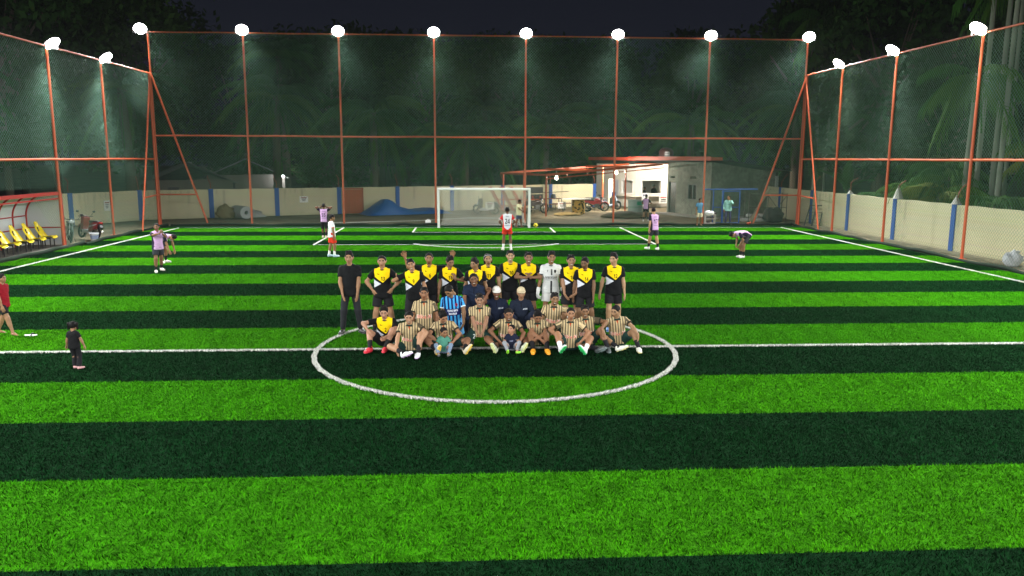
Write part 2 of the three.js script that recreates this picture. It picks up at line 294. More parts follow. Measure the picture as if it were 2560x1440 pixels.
{
  const o = thing('football', 'yellow and black football just outside the right goal post', 'ball', [3.36, 0.13, -27.45]);
  add(o, 'ball_skin', ball(0.125, 0, 0, 0, 1, 1, 1, 24), mat(C(0.75, 0.62, 0.02), 0.5));
  const pats = []; for (const d of [[0, 0, 1], [0.8, 0.5, 0.4], [-0.8, 0.5, 0.4], [0, 0.95, 0.2], [0.6, -0.5, 0.6], [-0.6, -0.5, 0.6]]) { const n = V(...d).normalize(); pats.push(new THREE.SphereGeometry(0.128, 8, 4, 0, 6.283, 0, 0.3).applyQuaternion(new THREE.Quaternion().setFromUnitVectors(V(0, 1, 0), n))); }
  add(o, 'ball_patch', pats, blackM);
}
// ---------------------------------------------------------------- boundary wall
{
  const creamT = grainTexture(512, [205, 196, 158], 0.13, [6, 19, 64, 200]); creamT.repeat.set(0.25, 0.25);
  const stainT = canvasTexture(512, 256, (g, w, h) => {
    g.fillStyle = 'rgb(212,204,172)'; g.fillRect(0, 0, w, h);
    for (let i = 0; i < 2600; i++) { g.fillStyle = `rgba(${rr(90, 230) | 0},${rr(90, 220) | 0},${rr(60, 180) | 0},0.022)`; g.beginPath(); g.ellipse(rr(0, w), rr(0, h), rr(2, 22), rr(2, 12), 0, 0, 7); g.fill(); }
    for (let i = 0; i < 20; i++) { const x = rr(0, w), l = rr(30, 220); for (let k = 0; k < 30; k++) { g.fillStyle = `rgba(88,84,62,0.016)`; g.fillRect(x + rr(-7, 7), rr(0, 20), rr(1, 5), l * rr(.3, 1)); } }
    for (let i = 0; i < 500; i++) { g.fillStyle = 'rgba(96,92,66,0.10)'; g.beginPath(); g.arc(rr(0, w), h - Math.pow(rnd(), 2) * 40, rr(1, 5), 0, 7); g.fill(); }
  });
  const panelMats = [0, 1, 2].map((i) => mat(C(1 - i * 0.04, 1 - i * 0.04, 1 - i * 0.06), 0.9, { map: stainT }));
  const blue = mat(C(0.012, 0.075, 0.34), 0.6), rust = mat(C(0.3, 0.085, 0.05), 0.7), capM = mat(C(0.5, 0.5, 0.46), 0.9);
  function wall(name, label, pts, h, side) {
    const o = thing(name, label, 'wall');
    for (let i = 0; i < pts.length; i++) {
      const [x, z] = pts[i];
      if (i < pts.length - 1) {
        const [x2, z2] = pts[i + 1], L = Math.hypot(x2 - x, z2 - z), g = new THREE.BoxGeometry(L - 0.28, h, 0.14, 8, 6, 1);
        const p = g.attributes.position, uv = g.attributes.uv, off = rr(0, 1); for (let k = 0; k < p.count; k++) { uv.setX(k, uv.getX(k) + off); if (p.getY(k) > h / 2 - 0.01) p.setY(k, p.getY(k) + 0.012 * Math.sin(p.getX(k) * 3 + i)); }
        g.rotateY(Math.atan2(-(z2 - z), x2 - x)).translate((x + x2) / 2, h / 2, (z + z2) / 2); add(o, 'wall_panel', g, panelMats[i % 3]);
      }
      const t = Math.atan2(-((pts[Math.min(i + 1, pts.length - 1)][1]) - pts[Math.max(0, i - 1)][1]), pts[Math.min(i + 1, pts.length - 1)][0] - pts[Math.max(0, i - 1)][0]);
      add(o, 'pillar', rbox(0.28, h + 0.03, 0.24, 0, 0, 0, 0.012).rotateY(t).translate(x, h / 2 + 0.01, z), blue);
      add(o, 'wire_arm', tube([[x, h, z], [x + rr(-.04, .04), h + 0.35, z + rr(-.04, .04)], [x + side[0] * 0.1 + rr(-.1, .1), h + 0.62, z + side[1] * 0.1], [x + side[0] * 0.35, h + 0.85, z + side[1] * 0.35]], 0.025, 10, 5), rust);
    }
    return o;
  }
  const wl = wall('boundary_wall', 'stained beige wall with blue pillars behind the far fence', [[-27.5, -13], [-26.2, -17], [-24.9, -21], [-23.5, -24.9], [-21.9, -28.8], [-19.8, -32.8], [-16.2, -34.6], [-12.6, -36.3], [-8.9, -37.9], [-5.2, -39.6], [-1.5, -41.3], [2.2, -43], [5.9, -44.7], [9.5, -46.3]], 1.75, [-0.4, 0]);
  const wr = wall('boundary_wall', 'beige wall with blue pillars along the right side of the pitch', [[19.85, -40], [19.85, -34.8], [19.8, -29.9], [19.85, -25.5], [19.8, -20.8], [19.85, -16.3], [19.85, -11.4], [19.85, -6.6], [19.85, -1.8], [19.85, 3]], 1.92, [1, 0]);
  for (const [z, s] of [[-25.5, 0.35], [-20.8, 1], [-16.3, 0.6]]) { // cement bags slipped over pillar heads
    const g = new THREE.ConeGeometry(0.24 * (0.6 + s * 0.4), 0.62 * s, 5, 3); const p = g.attributes.position; for (let i = 0; i < p.count; i++) p.setX(i, p.getX(i) + 0.03 * Math.sin(i * 2.1));
    add(wr, 'pillar_cap', g.toNonIndexed().translate(19.82, 1.94 + 0.3 * s, z), capM);
  }
  // orange door in the wall
  const d = thing('orange_door', 'orange painted wooden door set in the beige wall', 'door', [-8.0, 0, -38.15], 0.43);
  add(d, 'door_frame', [box(0.08, 1.72, 0.1, -0.66, 0.86, 0), box(0.08, 1.72, 0.1, 0.66, 0.86, 0), box(1.24, 0.08, 0.1, 0, 1.68, 0)], mat(C(0.3, 0.06, 0.02), 0.7));
  for (let i = 0; i < 6; i++) add(d, 'plank', rbox(0.2, 1.6, 0.045, -0.515 + i * 0.206, 0.82, 0.0 + rr(-.004, .004), 0.006), mat(C(0.4 * rr(.85, 1.1), 0.075, 0.02), 0.7));
  add(d, 'handle', rod([0.5, 0.85, 0.03], [0.5, 0.98, 0.06], 0.012), steel);
  // paper notices on the walls
  const notice = (pos, turn, label, w = 0.55, h = 0.4) => {
    const s = thing('wall_notice', label, 'notice', pos, turn, 'notices');
    add(s, 'notice_board', rbox(w, h, 0.02, 0, 0, 0, 0.004), white);
    const t = canvasTexture(128, 96, (g) => { g.fillStyle = '#e6e6e2'; g.fillRect(0, 0, 128, 96); g.fillStyle = '#8a3a3a'; g.fillRect(18, 12, 92, 12); g.fillStyle = '#555'; for (let k = 0; k < 3; k++) g.fillRect(26 + k * 5, 34 + k * 16, 76 - k * 14, 8); });
    add(s, 'notice_print', new THREE.PlaneGeometry(w * 0.94, h * 0.92).translate(0, 0, 0.013), mat(C(1, 1, 1), 0.8, { map: t }));
  };
  notice([-20.78, 0.98, -30.75], 1.09, 'white notice on the beige wall above the parked red scooter', 0.42, 0.58);
  notice([-11.0, 1.02, -36.9], 0.43, 'white notice on the beige wall left of the orange door');
  notice([1.1, 0.62, -36.7], 0.3, 'white notice hung on the scooter rack behind the goal', 0.6, 0.48);
  notice([6.1, 0.55, -38.6], 0.3, 'white notice leaning near the patterned table', 0.6, 0.44);
}
// ---------------------------------------------------------------- canteen building
{
  const o = thing('canteen_building', 'unfinished canteen with white serving windows and a bare grey block', 'building', [12.5, 0, -44.9], 0.4115);
  const whiteT = grainTexture(256, [226, 222, 212], 0.08, [5, 20, 80]); whiteT.repeat.set(0.3, 0.3);
  const greyT = grainTexture(512, [138, 142, 132], 0.36, [4, 11, 40, 150]); greyT.repeat.set(0.18, 0.18);
  const ww = mat(C(0.85, 0.85, 0.83), 0.85, { map: whiteT }), gw = mat(C(0.72, 0.72, 0.70), 0.95, { map: greyT, bumpMap: greyT, bumpScale: 0.01 }), dark = mat(C(0.03, 0.04, 0.035), 0.6), inside = mat(C(0.5, 0.49, 0.45), 0.9);
  function holed(w, h, t, holes) { const s = new THREE.Shape([[0, 0], [w, 0], [w, h], [0, h]].map((p) => new THREE.Vector2(...p))); for (const [x0, y0, x1, y1] of holes) s.holes.push(new THREE.Path([[x0, y0], [x1, y0], [x1, y1], [x0, y1]].map((p) => new THREE.Vector2(...p)))); return new THREE.ExtrudeGeometry(s, { depth: t, bevelEnabled: false }); }
  // white block: faces z = 0 (towards the pitch) and x = 0 (towards the parking)
  add(o, 'wall', holed(6.5, 3.3, 0.15, [[0.6, 1.05, 2.4, 2.05]]).translate(0, 0, -0.15), ww);
  add(o, 'wall', holed(5.25, 3.3, 0.15, [[0.25, 1.05, 1.7, 2.05], [2.87, 0.01, 3.6, 2.1]]).rotateY(Math.PI / 2).translate(0, 0, -0.152), ww);
  add(o, 'wall', [box(6.5, 3.3, 0.15, 3.25, 1.65, -5.48), box(0.15, 3.3, 5.25, 6.42, 1.65, -2.78)], ww);
  add(o, 'partition', [box(6.1, 3.2, 0.1, 3.25, 1.6, -2.4), box(0.1, 3.2, 2.2, 3.2, 1.6, -1.28)], inside);
  add(o, 'floor', box(6.2, 0.06, 5.2, 3.3, 0.03, -2.8), inside);
  const frameM = mat(C(0.72, 0.72, 0.7), 0.6);
  const fr = (w, h, t) => merge([box(w, 0.07, t, 0, h / 2, 0), box(w, 0.07, t, 0, -h / 2, 0), box(0.07, h - 0.075, t, -w / 2 + 0.035, 0, 0), box(0.07, h - 0.075, t, w / 2 - 0.035, 0, 0)]);
  const w1 = add(o, 'window', fr(1.96, 1.06, 0.2).translate(1.5, 1.55, -0.06), frameM); 
  const w2 = add(o, 'window', fr(1.6, 1.06, 0.2).rotateY(Math.PI / 2).translate(0.06, 1.55, -1.12), frameM);
  add(o, 'serving_counter', [rbox(3.3, 0.07, 0.42, 1.3, 0.86, 0.2, 0.015), rbox(0.42, 0.066, 2.25, -0.2, 0.86, -1.15, 0.015)], ww);
  add(o, 'counter_base', [box(2.9, 0.8, 0.06, 1.5, 0.4, 0.04)], mat(C(0.36, 0.32, 0.27), 0.9));
  add(o, 'door', [rbox(0.05, 2.05, 0.72, -0.03, 1.03, -2.62, 0.01)], mat(C(0.42, 0.44, 0.5), 0.5));
  add(o, 'wardrobe', [box(0.8, 0.75, 0.5, 1.3, 0.4, -3.7), box(0.06, 0.9, 1.5, 1.9, 0.45, -3.4)], mat(C(0.7, 0.28, 0.06), 0.6));
  // bare rendered block standing forward on the right: faces x = -1.4 and z = 10.2
  add(o, 'grey_wall', holed(4.5, 3.5, 0.14, [[4.5 - 0.95, 0.05, 4.5 - 0.15, 2.15], [1.4, 1.05, 2.3, 2.05], [4.5 - 0.8, 2.42, 4.5 - 0.3, 2.56], [1.5, 2.42, 2.1, 2.56]]).rotateY(Math.PI / 2).translate(-1.4, 0, 10.2), gw);
  { const s = new THREE.Shape([[0, 0], [5.4, 0], [5.4, 2.85], [0, 3.5]].map((p) => new THREE.Vector2(...p))); add(o, 'grey_wall', new THREE.ExtrudeGeometry(s, { depth: 0.14, bevelEnabled: false }).translate(-1.258, 0, 10.06), gw); }
  add(o, 'grey_wall', [box(5.3, 3.4, 0.14, 1.4, 1.7, 5.8), box(0.14, 2.85, 4.2, 4.06, 1.42, 7.97)], gw);
  add(o, 'column', box(0.22, 2.6, 0.22, 4.2, 1.3, 10.2), mat(C(0.5, 0.5, 0.46), 0.9));
  add(o, 'door', [box(0.05, 2.08, 0.78, -1.3, 1.08, 6.25)], mat(C(0.02, 0.03, 0.025), 0.5));
  { const bars = [box(0.04, 1, 0.05, -1.34, 1.55, 8.35)]; const wf = add(o, 'window', [fr(0.92, 1.02, 0.1).rotateY(Math.PI / 2).translate(-1.34, 1.55, 8.35), ...bars], mat(C(0.1, 0.12, 0.11), 0.6)); add(wf, 'pane', box(0.01, 0.9, 0.8, -1.31, 1.55, 8.35), mat(C(0.015, 0.02, 0.02), 0.25)); }
  for (const z of [6.25, 8.4]) add(o, 'air_vent', [0, 1, 2].map((k) => box(0.1, 0.12, 0.02, -1.36, 2.49, z - 0.14 + k * 0.14)), gw);
  add(o, 'plinth', [box(0.9, 0.1, 4.9, -1.85, 0.0, 8.0), box(6, 0.1, 0.9, 1.5, 0.0, 10.65)], mat(C(0.32, 0.31, 0.28), 0.95));
  // roofs
  const tin = mat(C(0.03, 0.035, 0.04), 0.6), fascia = mat(C(0.48, 0.06, 0.03), 0.6);
  { const rf = add(o, 'roof', box(7.6, 0.06, 6.4, 3.2, 3.62, -2.6), tin); add(rf, 'fascia', [box(0.04, 0.24, 6.4, -0.64, 3.7, -2.6)], fascia);
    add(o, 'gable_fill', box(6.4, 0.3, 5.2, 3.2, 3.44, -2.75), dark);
    const rg = add(o, 'roof', box(7.0, 0.06, 9.0, 0, 0, 0).rotateZ(-0.118).translate(1.4, 3.37, 6.4), tin); add(rg, 'fascia', [box(0.04, 0.26, 9.0, -2.1, 3.74, 6.4), box(0.9, 0.2, 0.04, -1.65, 3.72, 10.92)], fascia); }
  // room light behind the door
  const bulb = thing('room_lamp', 'lamp lighting the room behind the bright canteen doorway', 'lamp', [10.1, 2.7, -49.6]);
  add(bulb, 'lamp_bulb', ball(0.06, 0, 0, 0), new THREE.MeshStandardMaterial({ color: 0xffffff, emissive: C(1, 0.93, 0.78), emissiveIntensity: 20 }));
  add(bulb, 'lamp_holder', [cyl(0.03, 0.04, 0.1, 0, 0.1, 0), cyl(0.006, 0.006, 0.5, 0, 0.38, 0)], white);
  const pl = new THREE.PointLight(C(1, 0.92, 0.76), 80, 0, 2); pl.name = 'room_light'; pl.position.y = 0; pl.shadow.radius = 3; pl.castShadow = true; bulb.add(pl);
  bulb.position.set(...toWorld(1.3, 2.75, -3.2));
  function toWorld(x, y, z) { const c = Math.cos(0.4115), s = Math.sin(0.4115); return [12.5 + c * x + s * z, y, -44.9 - s * x + c * z]; }
  // water tank
  const tk = thing('water_tank', 'dark red round water tank with white label on the canteen roof', 'water tank', toWorld(2.0, 3.66, 1.0));
  add(tk, 'tank_body', [new THREE.LatheGeometry([[0, 0], [0.5, 0.02], [0.54, 0.1], [0.54, 0.62], [0.4, 0.8], [0.16, 0.88], [0, 0.9]].map((p) => new THREE.Vector2(...p)), 24)], mat(C(0.07, 0.012, 0.014), 0.5));
  for (const y of [0.2, 0.36, 0.52]) add(tk, 'rib', tor(0.54, 0.014, 28, 5).rotateX(Math.PI / 2).translate(0, y, 0), mat(C(0.06, 0.01, 0.012), 0.5));
  { const t = canvasTexture(64, 64, (g) => { g.fillStyle = '#dcdcdc'; g.fillRect(0, 0, 64, 64); g.fillStyle = '#333'; for (const y of [8, 36]) for (let k = 0; k < 3; k++) g.fillRect(6 + k * 19, y, 13, 18); }); add(tk, 'tank_label', new THREE.CylinderGeometry(0.556, 0.556, 0.42, 8, 1, true, -0.4, 0.62).translate(0, 0.36, 0), mat(C(1, 1, 1), 0.6, { map: t, side: THREE.DoubleSide })); }
  // awning of orange pipe with two hanging lamps
  const aw = thing('pipe_awning', 'orange pipe awning frame in front of the white canteen', 'awning', [12.5, 0, -44.9], 0.4115);
  for (const [x, z, h] of [[-10.8, 5.3, 2.62], [-10.8, -1.0, 2.62], [-3.86, 4.2, 3.1], [-3.9, 1.35, 3.1], [-10.8, 2.2, 2.62]]) add(aw, 'post', rod([x, 0, z], [x, h, z], 0.06), orange);
  for (const [a, b] of [[[-10.8, 2.66, 5.4], [-10.8, 2.66, -1.4]], [[-10.85, 2.66, 5.3], [-1.6, 3.34, 5.3]], [[-10.85, 2.66, -1.0], [0, 3.3, -1.0]], [[-3.86, 3.14, 5.3], [-3.86, 3.14, -1]], [[-7.3, 2.93, 5.3], [-7.3, 2.93, -1]]]) add(aw, 'beam', bar(a, b, 0.08, 0.14), orange);
  add(aw, 'beam', bar([-10.8, 2.42, 5.36], [-1.45, 3.1, 5.36], 0.05, 0.06), orange);
  for (let k = 1; k < 6; k++) add(aw, 'strut', rod([-10.8 + k * 1.55, 2.44 + k * 0.112, 5.34], [-10.8 + k * 1.55, 2.66 + k * 0.112, 5.34], 0.02), orange);
  add(aw, 'roof_sheet', box(2.4, 0.03, 5.2, 1.0, 3.34, 2.65), orange);
  const hang = (x, y, z, label, cd) => {
    const l = thing('awning_lamp', label, 'lamp', toWorld(x, y, z), 0, 'lamps under the pipe awning');
    add(l, 'lamp_bulb', ball(0.1, 0, 0, 0, 1, 1.15, 1), new THREE.MeshStandardMaterial({ color: 0xffffff, emissive: C(1, 0.86, 0.68), emissiveIntensity: 60 }));
    add(l, 'lamp_shade', [new THREE.ConeGeometry(0.22, 0.1, 16, 1, true).translate(0, 0.2, 0), cyl(0.03, 0.03, 0.1, 0, 0.16, 0), cyl(0.008, 0.008, 0.3, 0, 0.36, 0)], mat(C(0.7, 0.7, 0.7), 0.5, { side: THREE.DoubleSide }));
    const p = new THREE.PointLight(C(1, 0.92, 0.8), cd, 0, 2); p.name = 'awning_light'; p.shadow.radius = 4; p.castShadow = true; l.add(p);
  };
  hang(-9.7, 2.45, 4.7, 'glowing lamp under the left front corner of the pipe awning', 36);
  hang(-3.3, 2.72, 2.2, 'glowing lamp under the pipe awning in front of the canteen windows', 120);
  hang(3.4, 2.95, 2.2, 'lamp under the red roof behind the grey block, lighting the white wall', 75);
  // things standing at the canteen, in its own frame
  const inFrame = (n, label, cat, x, z, turn = 0, y = 0) => thing(n, label, cat, toWorld(x, y, z), 0.4115 + turn);
  const drum = inFrame('waste_bin', 'grey green drum bin on the pavement before the canteen counter', 'bin', -4.4 + 0.2, 5.9);
  add(drum, 'drum', [new THREE.LatheGeometry([[0.0, 0.02], [0.46, 0.02], [0.5, 0.06], [0.5, 0.9], [0.53, 0.95], [0.47, 0.95], [0.46, 0.1], [0, 0.08]].map((p) => new THREE.Vector2(...p)), 24)], mat(C(0.25, 0.33, 0.3), 0.7));
  add(drum, 'band', tor(0.505, 0.02, 24, 6).rotateX(Math.PI / 2).translate(0, 0.5, 0), mat(C(0.03, 0.22, 0.12), 0.6)); add(drum, 'liner', new THREE.CylinderGeometry(0.515, 0.51, 0.25, 24, 1, true, -0.4, 2.2).translate(0, 0.75, 0), mat(C(0.01, 0.3, 0.16), 0.5, { side: THREE.DoubleSide }));
  const board = (x, z, w, h, y, label, draw) => { const b = inFrame('price_board', label, 'sign', x, z, 0, y); add(b, 'board', rbox(w, h, 0.03, 0, h / 2, 0, 0.006), white); add(b, 'board_print', new THREE.PlaneGeometry(w * 0.95, h * 0.95).translate(0, h / 2, 0.017), mat(C(1, 1, 1), 0.7, { map: canvasTexture(96, 128, draw) })); };
  board(0.55, 0.5, 0.62, 1.1, 0.02, 'tall white sign board leaning at the canteen counter', (g) => { g.fillStyle = '#dfe3e6'; g.fillRect(0, 0, 96, 128); g.fillStyle = '#1c2b55'; g.fillRect(14, 10, 22, 16); g.fillRect(44, 8, 30, 20); g.beginPath(); g.arc(48, 62, 20, 0, 7); g.fill(); g.fillStyle = '#444'; g.fillRect(20, 96, 56, 6); g.fillRect(24, 108, 48, 5); });
  board(2.2, 0.6, 0.8, 0.62, 0.3, 'square white sign with red and black print below the serving window', (g) => { g.fillStyle = '#e2e2de'; g.fillRect(0, 0, 96, 128); g.fillStyle = '#b33'; g.fillRect(12, 20, 72, 20); g.fillStyle = '#222'; g.fillRect(18, 56, 60, 22); g.fillRect(14, 88, 68, 14); });
  const heap = (n, label, cat, pos, w, h, d, color, seedK) => { const g = new THREE.SphereGeometry(1, 26, 14), p = g.attributes.position; const nz = noiseGrid(16); for (let i = 0; i < p.count; i++) { const x = p.getX(i), y = p.getY(i), z = p.getZ(i), k = 0.7 + 0.6 * nz(x * 4 + 8 + seedK, z * 4 + 8 + y * 2); p.setXYZ(i, x * w * k, Math.max(-0.02, y * h * k), z * d * k); } g.computeVertexNormals(); const m = add(scene, n, g, color); m.name = numbered(n); m.position.set(...pos); tag(m, label, cat); return m; };
  const soil = grainTexture(256, [84, 78, 62], 0.7, [10, 40, 120]);
  heap('rubble_heap', 'low heap of dark rubble on the ground before the canteen bin', 'rubble', [10.2, 0, -35.6], 1.9, 0.3, 1.1, mat(C(0.8, 0.8, 0.8), 1, { map: soil }), 0).userData.kind = 'stuff';
  heap('sawdust_heap', 'brownish heap of scraps beside the patterned table', 'rubble', [6.3, 0, -37.2], 0.9, 0.16, 0.5, mat(C(0.28, 0.2, 0.08), 1), 3).userData.kind = 'stuff';
  // blue tarpaulin over a heap
  { const g = new THREE.PlaneGeometry(6.0, 2.4, 70, 30).rotateX(-Math.PI / 2), p = g.attributes.position, nz = noiseGrid(32);
    for (let i = 0; i < p.count; i++) { const x = p.getX(i), z = p.getZ(i), e = Math.pow(Math.max(0, 1 - (z / 1.2) ** 2), 0.6) * Math.min(1, (3 - Math.abs(x)) * 2.2); const hgt = 0.18 + 0.95 * Math.exp(-((x + 1.35) ** 2) / 0.9) + 0.2 * Math.exp(-((x - 1.5) ** 2) / 1.6); p.setY(i, Math.max(0.01, e * hgt * (0.8 + 0.4 * nz(x * 1.3 + 9, z * 1.3 + 9)) + 0.07 * (nz(x * 5 + 20, z * 5 + 20) - 0.5) * Math.min(1, e * 3))); p.setX(i, x + 0.06 * nz(z * 4, x * 4)); }
    g.computeVertexNormals(); const m = add(scene, 'tarpaulin', g.rotateY(0.42), mat(C(0.01, 0.095, 0.38), 0.5, { side: THREE.DoubleSide })); m.position.set(-4.6, -0.02, -38.6); tag(m, 'blue tarpaulin draped over a heap at the foot of the wall', 'tarpaulin'); }
  { const b = thing('white_sack', 'small crumpled pale sack at the right end of the blue tarpaulin', 'sack', [-2.35, 0.25, -39.4]); const g = new THREE.SphereGeometry(0.3, 14, 10), p = g.attributes.position; for (let i = 0; i < p.count; i++) p.setXYZ(i, p.getX(i) * (1 + .2 * Math.sin(i * 1.7)), p.getY(i) * 0.6, p.getZ(i) * (1 + .2 * Math.cos(i * 2.3))); g.computeVertexNormals(); add(b, 'sack_body', g, mat(C(0.5, 0.48, 0.36), 0.8)); add(b, 'sack_tie', ball(0.07, 0.3, 0.05, 0), mat(C(0.4, 0.38, 0.3), 0.8)); }
  // rolls of turf and netting by the wall
  { const r = thing('turf_roll', 'pale rolled mats with a dark core lying against the wall', 'roll', [-14.6, 0, -34.5], 0.4);
    const spiral = []; for (let i = 0; i <= 60; i++) { const a = i * 0.42, R = 0.14 + i * 0.0034; spiral.push(new THREE.Vector2(Math.cos(a) * R, Math.sin(a) * R)); } const sh = new THREE.Shape(); sh.absarc(0, 0, 0.36, 0, 6.283); const hole = new THREE.Path(); hole.absarc(0, 0, 0.14, 0, 6.283); sh.holes.push(hole);
    add(r, 'roll_body', new THREE.ExtrudeGeometry(sh, { depth: 1.6, bevelEnabled: true, bevelSize: 0.03, bevelThickness: 0.03, bevelSegments: 2 }).rotateY(0.25).translate(0, 0.37, -0.6), mat(C(0.36, 0.38, 0.38), 0.8)); add(r, 'roll_core', cyl(0.13, 0.13, 1.2, 0, 0, 0).rotateX(Math.PI / 2).translate(0.1, 0.37, 0.1), blackM);
    add(r, 'loose_sheet', (() => { const g = new THREE.SphereGeometry(0.8, 22, 12), p = g.attributes.position, n = noiseGrid(16); for (let i = 0; i < p.count; i++) { const k = 0.7 + 0.6 * n(p.getX(i) * 6 + 9, p.getZ(i) * 6 + 9); p.setXYZ(i, p.getX(i) * k * 1.2, Math.max(0, p.getY(i) * 0.55 * k), p.getZ(i) * k * 0.5); } g.computeVertexNormals(); return g.translate(0.75, 0, -0.2); })(), mat(C(0.33, 0.34, 0.33), 0.8, { side: THREE.DoubleSide }));
    add(r, 'straw_bundle', (() => { const g = new THREE.SphereGeometry(0.48, 18, 12), p = g.attributes.position, n = noiseGrid(16); for (let i = 0; i < p.count; i++) { const k = 0.75 + 0.6 * n(p.getX(i) * 9 + 9, p.getY(i) * 9 + 9 + p.getZ(i)); p.setXYZ(i, p.getX(i) * k, Math.max(0, p.getY(i) * k + 0.3), p.getZ(i) * k); } g.computeVertexNormals(); return g.translate(-0.72, 0, 0); })(), mat(C(0.2, 0.16, 0.08), 0.95)); }
  // table with a patterned cloth
  { const t = thing('patterned_table', 'round white-topped table with leopard patterned cloth side', 'table', [7.0, 0, -38.0], 0.2);
    const lt = canvasTexture(256, 128, (g) => { g.fillStyle = '#c9a24a'; g.fillRect(0, 0, 256, 128); for (let i = 0; i < 90; i++) { g.fillStyle = rnd() < 0.8 ? '#2c2210' : '#7d6426'; g.beginPath(); g.ellipse(rr(0, 256), rr(0, 128), rr(4, 10), rr(4, 8), rr(0, 3), 0, 7); g.fill(); } });
    add(t, 'table_cloth', new THREE.CylinderGeometry(0.42, 0.46, 0.98, 14, 4, true).translate(0.15, 0.5, 0), mat(C(1, 1, 1), 0.8, { map: lt, side: THREE.DoubleSide })); add(t, 'table_top', [cyl(1.0, 1.0, 0.03, 0, 1.02, 0, 28), new THREE.ConeGeometry(0.7, 0.08, 24).translate(-0.05, 1.075, 0)], mat(C(0.66, 0.64, 0.56), 0.6)); add(t, 'table_leg', [rod([-0.35, 0, 0.1], [-0.35, 1.0, 0.1], 0.03), rod([0.6, 0, -0.3], [0.6, 1.0, -0.3], 0.03)], steel); }
  // benches and a stool
  const bench = (pos, turn, label, w) => { const b = thing('wooden_bench', label, 'bench', pos, turn, 'dark benches by the wall'); add(b, 'seat', rbox(w, 0.05, 0.34, 0, 0.46, 0, 0.01), mat(C(0.16, 0.05, 0.02), 0.6)); for (const s of [-1, 1]) add(b, 'leg', [box(0.05, 0.45, 0.05, s * (w / 2 - 0.1), 0.22, -0.12), box(0.05, 0.45, 0.05, s * (w / 2 - 0.1), 0.22, 0.12)], blackM); };
  bench([6.9, 0, -42.4], 0.4, 'low dark bench beneath the wall behind the patterned table', 2.2); bench([6.1, 0, -41.4], 0.5, 'dark wooden bench in front of the tall dark table', 1.3);
  { const b = thing('dark_table', 'tall dark table with a stool on it by the back wall', 'table', [5.6, 0, -40.6], 0.4); add(b, 'table_top', rbox(1.7, 0.05, 0.6, 0, 0.9, 0, 0.01), mat(C(0.14, 0.05, 0.03), 0.6)); for (const [x, z] of [[-.75, -.2], [.75, -.2], [-.75, .2], [.75, .2]]) add(b, 'leg', rod([x * 1.08, 0, z * 1.2], [x * 0.9, 0.88, z], 0.03), blackM); add(b, 'stool', [cyl(0.14, 0.2, 0.3, 0.15, 1.07, 0, 8)], blackM); }
  { const b = thing('wash_rail', 'thin dark pipe rail standing before the back wall', 'rail', [5.4, 0, -43.4], 0.4); add(b, 'rail_pipe', rod([-1.9, 1.15, 0], [2.0, 1.25, 0], 0.025), blackM); add(b, 'rail_post', rod([0.5, 0, 0], [0.5, 1.7, 0], 0.02), blackM); }
  { const b = thing('black_panel_stack', 'two black panels standing behind the right goal post', 'panel', [4.35, 0, -40.5], 0.3); for (const y of [1.0, 1.5]) add(b, 'panel', rbox(1.3, 0.42, 0.08, 0, y, 0, 0.02), blackM); add(b, 'panel_stand', [rod([-0.4, 0, 0], [-0.4, 1.7, 0], 0.03), rod([0.4, 0, 0], [0.4, 1.7, 0], 0.03)], steel); }
  { const b = thing('orange_stands', 'leaning orange steel stands and folded chairs behind the goal', 'stand', [2.2, 0, -39.6], 0.2); for (let k = 0; k < 3; k++) add(b, 'stand_frame', [bar([-0.9 + k * 0.75, 1.75, -0.4], [-0.15 + k * 0.75, 0.1, 0.3], 0.22, 0.06), rod([-1.05 + k * 0.75, 1.75, -0.4], [-0.3 + k * 0.75, 0.1, 0.3], 0.03)], mat(C(0.36, 0.06, 0.02), 0.6)); add(b, 'cross_bar', [rod([-0.6, 0.9, 0.0], [2.9, 0.85, 0.0], 0.04), rod([-0.6, 0.45, 0.1], [2.9, 0.45, 0.1], 0.04)], mat(C(0.36, 0.06, 0.02), 0.6)); for (let k = 0; k < 7; k++) add(b, 'hoop', tor(0.26, 0.022, 16, 5).rotateY(1.1).translate(0.9 + k * 0.28, 0.86, 0.05), k % 2 ? blackM : mat(C(0.3, 0.05, 0.03), 0.6)); }
  { const b = thing('water_gallon', 'blue water gallon bottle standing on a crate by the white wall', 'bottle', toWorld(-1.2, 0, -1.2)); add(b, 'bottle', [new THREE.LatheGeometry([[0, 0], [0.15, 0.01], [0.17, 0.06], [0.17, 0.34], [0.06, 0.44], [0.05, 0.52], [0, 0.52]].map((p) => new THREE.Vector2(...p)), 18).translate(0, 0.75, 0)], mat(C(0.03, 0.12, 0.4), 0.25)); add(b, 'crate', box(0.5, 0.74, 0.45, 0, 0.37, 0), blackM); }
  { const b = thing('white_box', 'small white box on the black turf edge left of the goal', 'box', [-2.55, 0, -29.0], 0.1); add(b, 'box_body', rbox(0.3, 0.2, 0.22, 0, 0.16, 0, 0.02), white); add(b, 'handle', tor(0.07, 0.012, 12, 5).translate(0, 0.27, 0), white); }
  // blue gate in the fence
  { const blue = mat(C(0.015, 0.08, 0.36), 0.5), b = thing('blue_gate', 'blue steel gate frame behind the man in the teal hoodie', 'gate', [0, 0, -29.6]);
    for (const [x, r] of [[13.8, 0.035], [14.35, 0.06], [15.35, 0.035]]) add(b, 'gate_post', rod([x, 0, 0], [x, 1.95, 0], r), blue);
    add(b, 'gate_bar', [rod([13.2, 2.0, 0.02], [16.35, 2.02, 0.02], 0.04)], blue); add(b, 'gate_bar', [rod([14.4, 1.9, 0], [15.35, 1.9, 0], 0.03)], blue); add(b, 'gate_bar', [rod([13.8, 0.98, 0], [15.35, 0.98, 0], 0.025)], blue); add(b, 'gate_bar', rod([13.8, 0.08, 0], [15.35, 0.08, 0], 0.025), blue);
